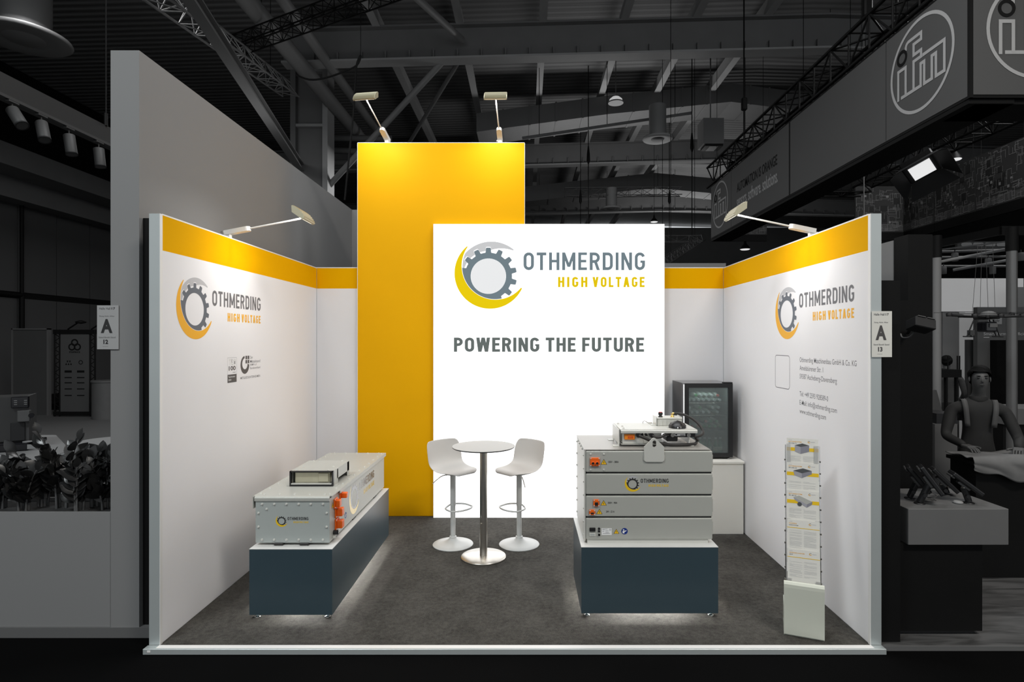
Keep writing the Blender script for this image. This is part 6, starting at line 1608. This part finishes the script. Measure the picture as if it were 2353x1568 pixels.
c = at(2195, 366, 11); t = thing('far_lamp', 'small bright lamp right of the black softlight', 'ceiling lamp', c, 0, 'small far lamps'); ob('shade', MB().lathe([(.11, 0), (.09, .06), (.03, .15), (.01, .5)], tuple(c), 16), 'truss_black', t); ob('glow', MB().lathe([(0, -.02), (.09, -.015), (.105, 0)], tuple(c), 16), 'lamp_on', t); ob('stem', MB().tube(c + Vector((0, 0, .5)), (c.x, c.y, 11), .008, 5), 'truss_black', t)

# circuit pattern banners: printed traces, pads and chips
mat('circuit_ground', (.030, .030, .030), .7, var=.45, scale=1.3)
mat('circuit_trace', (.20, .20, .20), .7, var=.3, scale=3)
mat('circuit_chip', (.010, .010, .010), .6); mat('circuit_pad', (.24, .24, .24), .6)
def circuit(fr, par, W, H, seed):
    g = random.Random(seed); q = P2(); pads = P2(); chips = P2()
    for _ in range(int(W*H*42)):
        x, y = g.uniform(0, W), g.uniform(.05, H); pts = [(x, y)]; hz = g.random() < .5
        for _k in range(g.randint(2, 5)):
            l = g.uniform(.03, .20)*(1 if g.random() < .5 else -1)
            x, y = (min(max(x+l, .02), W-.02), y) if hz else (x, min(max(y+l, .05), H-.02)); hz = not hz
            if (Vector((x, y)) - Vector(pts[-1])).length > .012: pts.append((x, y))
        if len(pts) > 1: q.stroke(pts, .008)
    for _ in range(int(W*6)):
        x, y, w, h = g.uniform(0, W-.2), g.uniform(.25, H-.2), g.uniform(.08, .2), g.uniform(.1, .2); chips.rect(x, y, x+w, y+h)
        for i in range(6): pads.rect(x-.018, y+h*(i+.25)/6, x-.004, y+h*(i+.65)/6); pads.rect(x+w+.004, y+h*(i+.25)/6, x+w+.018, y+h*(i+.65)/6)
    for i in range(7): q.rect(.01, .04+.022*i, W-.01, .046+.022*i)
    k = .03
    while k < W-.1:
        d = g.uniform(.03, .12)
        if g.random() < .6: q.stroke([(k, .03), (k+d, .03), (k+d, .19), (k, .19)], .009, True)
        k += d
    for _ in range(int(W*5)):
        x, y = g.uniform(0, W-.06), g.uniform(.2, H-.06); pads.rect(x, y, x+.05, y+g.uniform(.03, .06))
    flat('printed_traces', q, fr, 'circuit_trace', par, .004, kind='stuff'); flat('printed_chips', chips, fr, 'circuit_chip', par, .006, kind='stuff'); flat('printed_pads', pads, fr, 'circuit_pad', par, .008, kind='stuff')
CX = 9.44
def banner_wires(t, pts, z):
    for x, y in pts: ob('suspension', MB().tube((x, y, z), (x, y, 11.1), .006, 5), 'truss_black', t)
for i, (a, b, lab) in enumerate(((11.0, 12.25, 'circuit pattern banner panel at the right picture edge'), (12.27, 13.5, 'circuit pattern banner panel behind the softlight'), (13.52, 14.6, 'circuit pattern banner panel next to the corner'))):
    t = thing('circuit_banner', lab, 'banner', (CX, (a+b)/2, 4.72), 0, 'printed circuit pattern banners'); ob('cloth', MB().box(CX, CX+.05, a, b, 4.80, 5.95), 'circuit_ground', t); ob('lower_edge', MB().box(CX-.002, CX+.06, a, b, 4.60, 4.80), 'banner_black', t)
    circuit(((CX, b, 4.80), (0, -1, 0), (0, 0, 1)), t, b-a, 1.15, i+1); banner_wires(t, ((CX+.03, a+.1), (CX+.03, b-.1)), 5.95)
t = thing('circuit_banner', 'circuit pattern banner panel facing the viewer above the right wall', 'banner', (8.8, 14.6, 4.72), 0, 'printed circuit pattern banners')
ob('cloth', MB().box(8.24, CX, 14.61, 14.66, 4.80, 5.95), 'circuit_ground', t); ob('lower_edge', MB().box(8.24, CX, 14.60, 14.66, 4.60, 4.80), 'banner_black', t)
circuit(((8.24, 14.61, 4.80), (1, 0, 0), (0, 0, 1)), t, CX-8.24, 1.15, 9); banner_wires(t, ((8.4, 14.63),), 5.95)
t = thing('circuit_banner', 'small far circuit pattern banner below the long banner', 'banner', at(1720, 552, 17), 0, 'printed circuit pattern banners'); a, b = at(1640, 540, 17), at(1762, 500, 17)
ob('cloth', MB().box(a.x, b.x, 17, 17.05, a.z, b.z), 'circuit_ground', t); ob('lower_edge', MB().box(a.x, b.x, 16.99, 17.05, a.z-.18, a.z), 'banner_black', t)
circuit(((a.x, 17, a.z), (1, 0, 0), (0, 0, 1)), t, b.x-a.x, b.z-a.z, 12); banner_wires(t, ((a.x+.1, 17.02), (b.x-.1, 17.02)), b.z)
tag(ob('support_pole', MB().tube(Vector((at(1985, 330, 12).x, 12, 11)), at(1985, 500, 12), .012, 6), 'neutral_wall'), 'thin pale pole hanging before the circuit banner', 'pole')
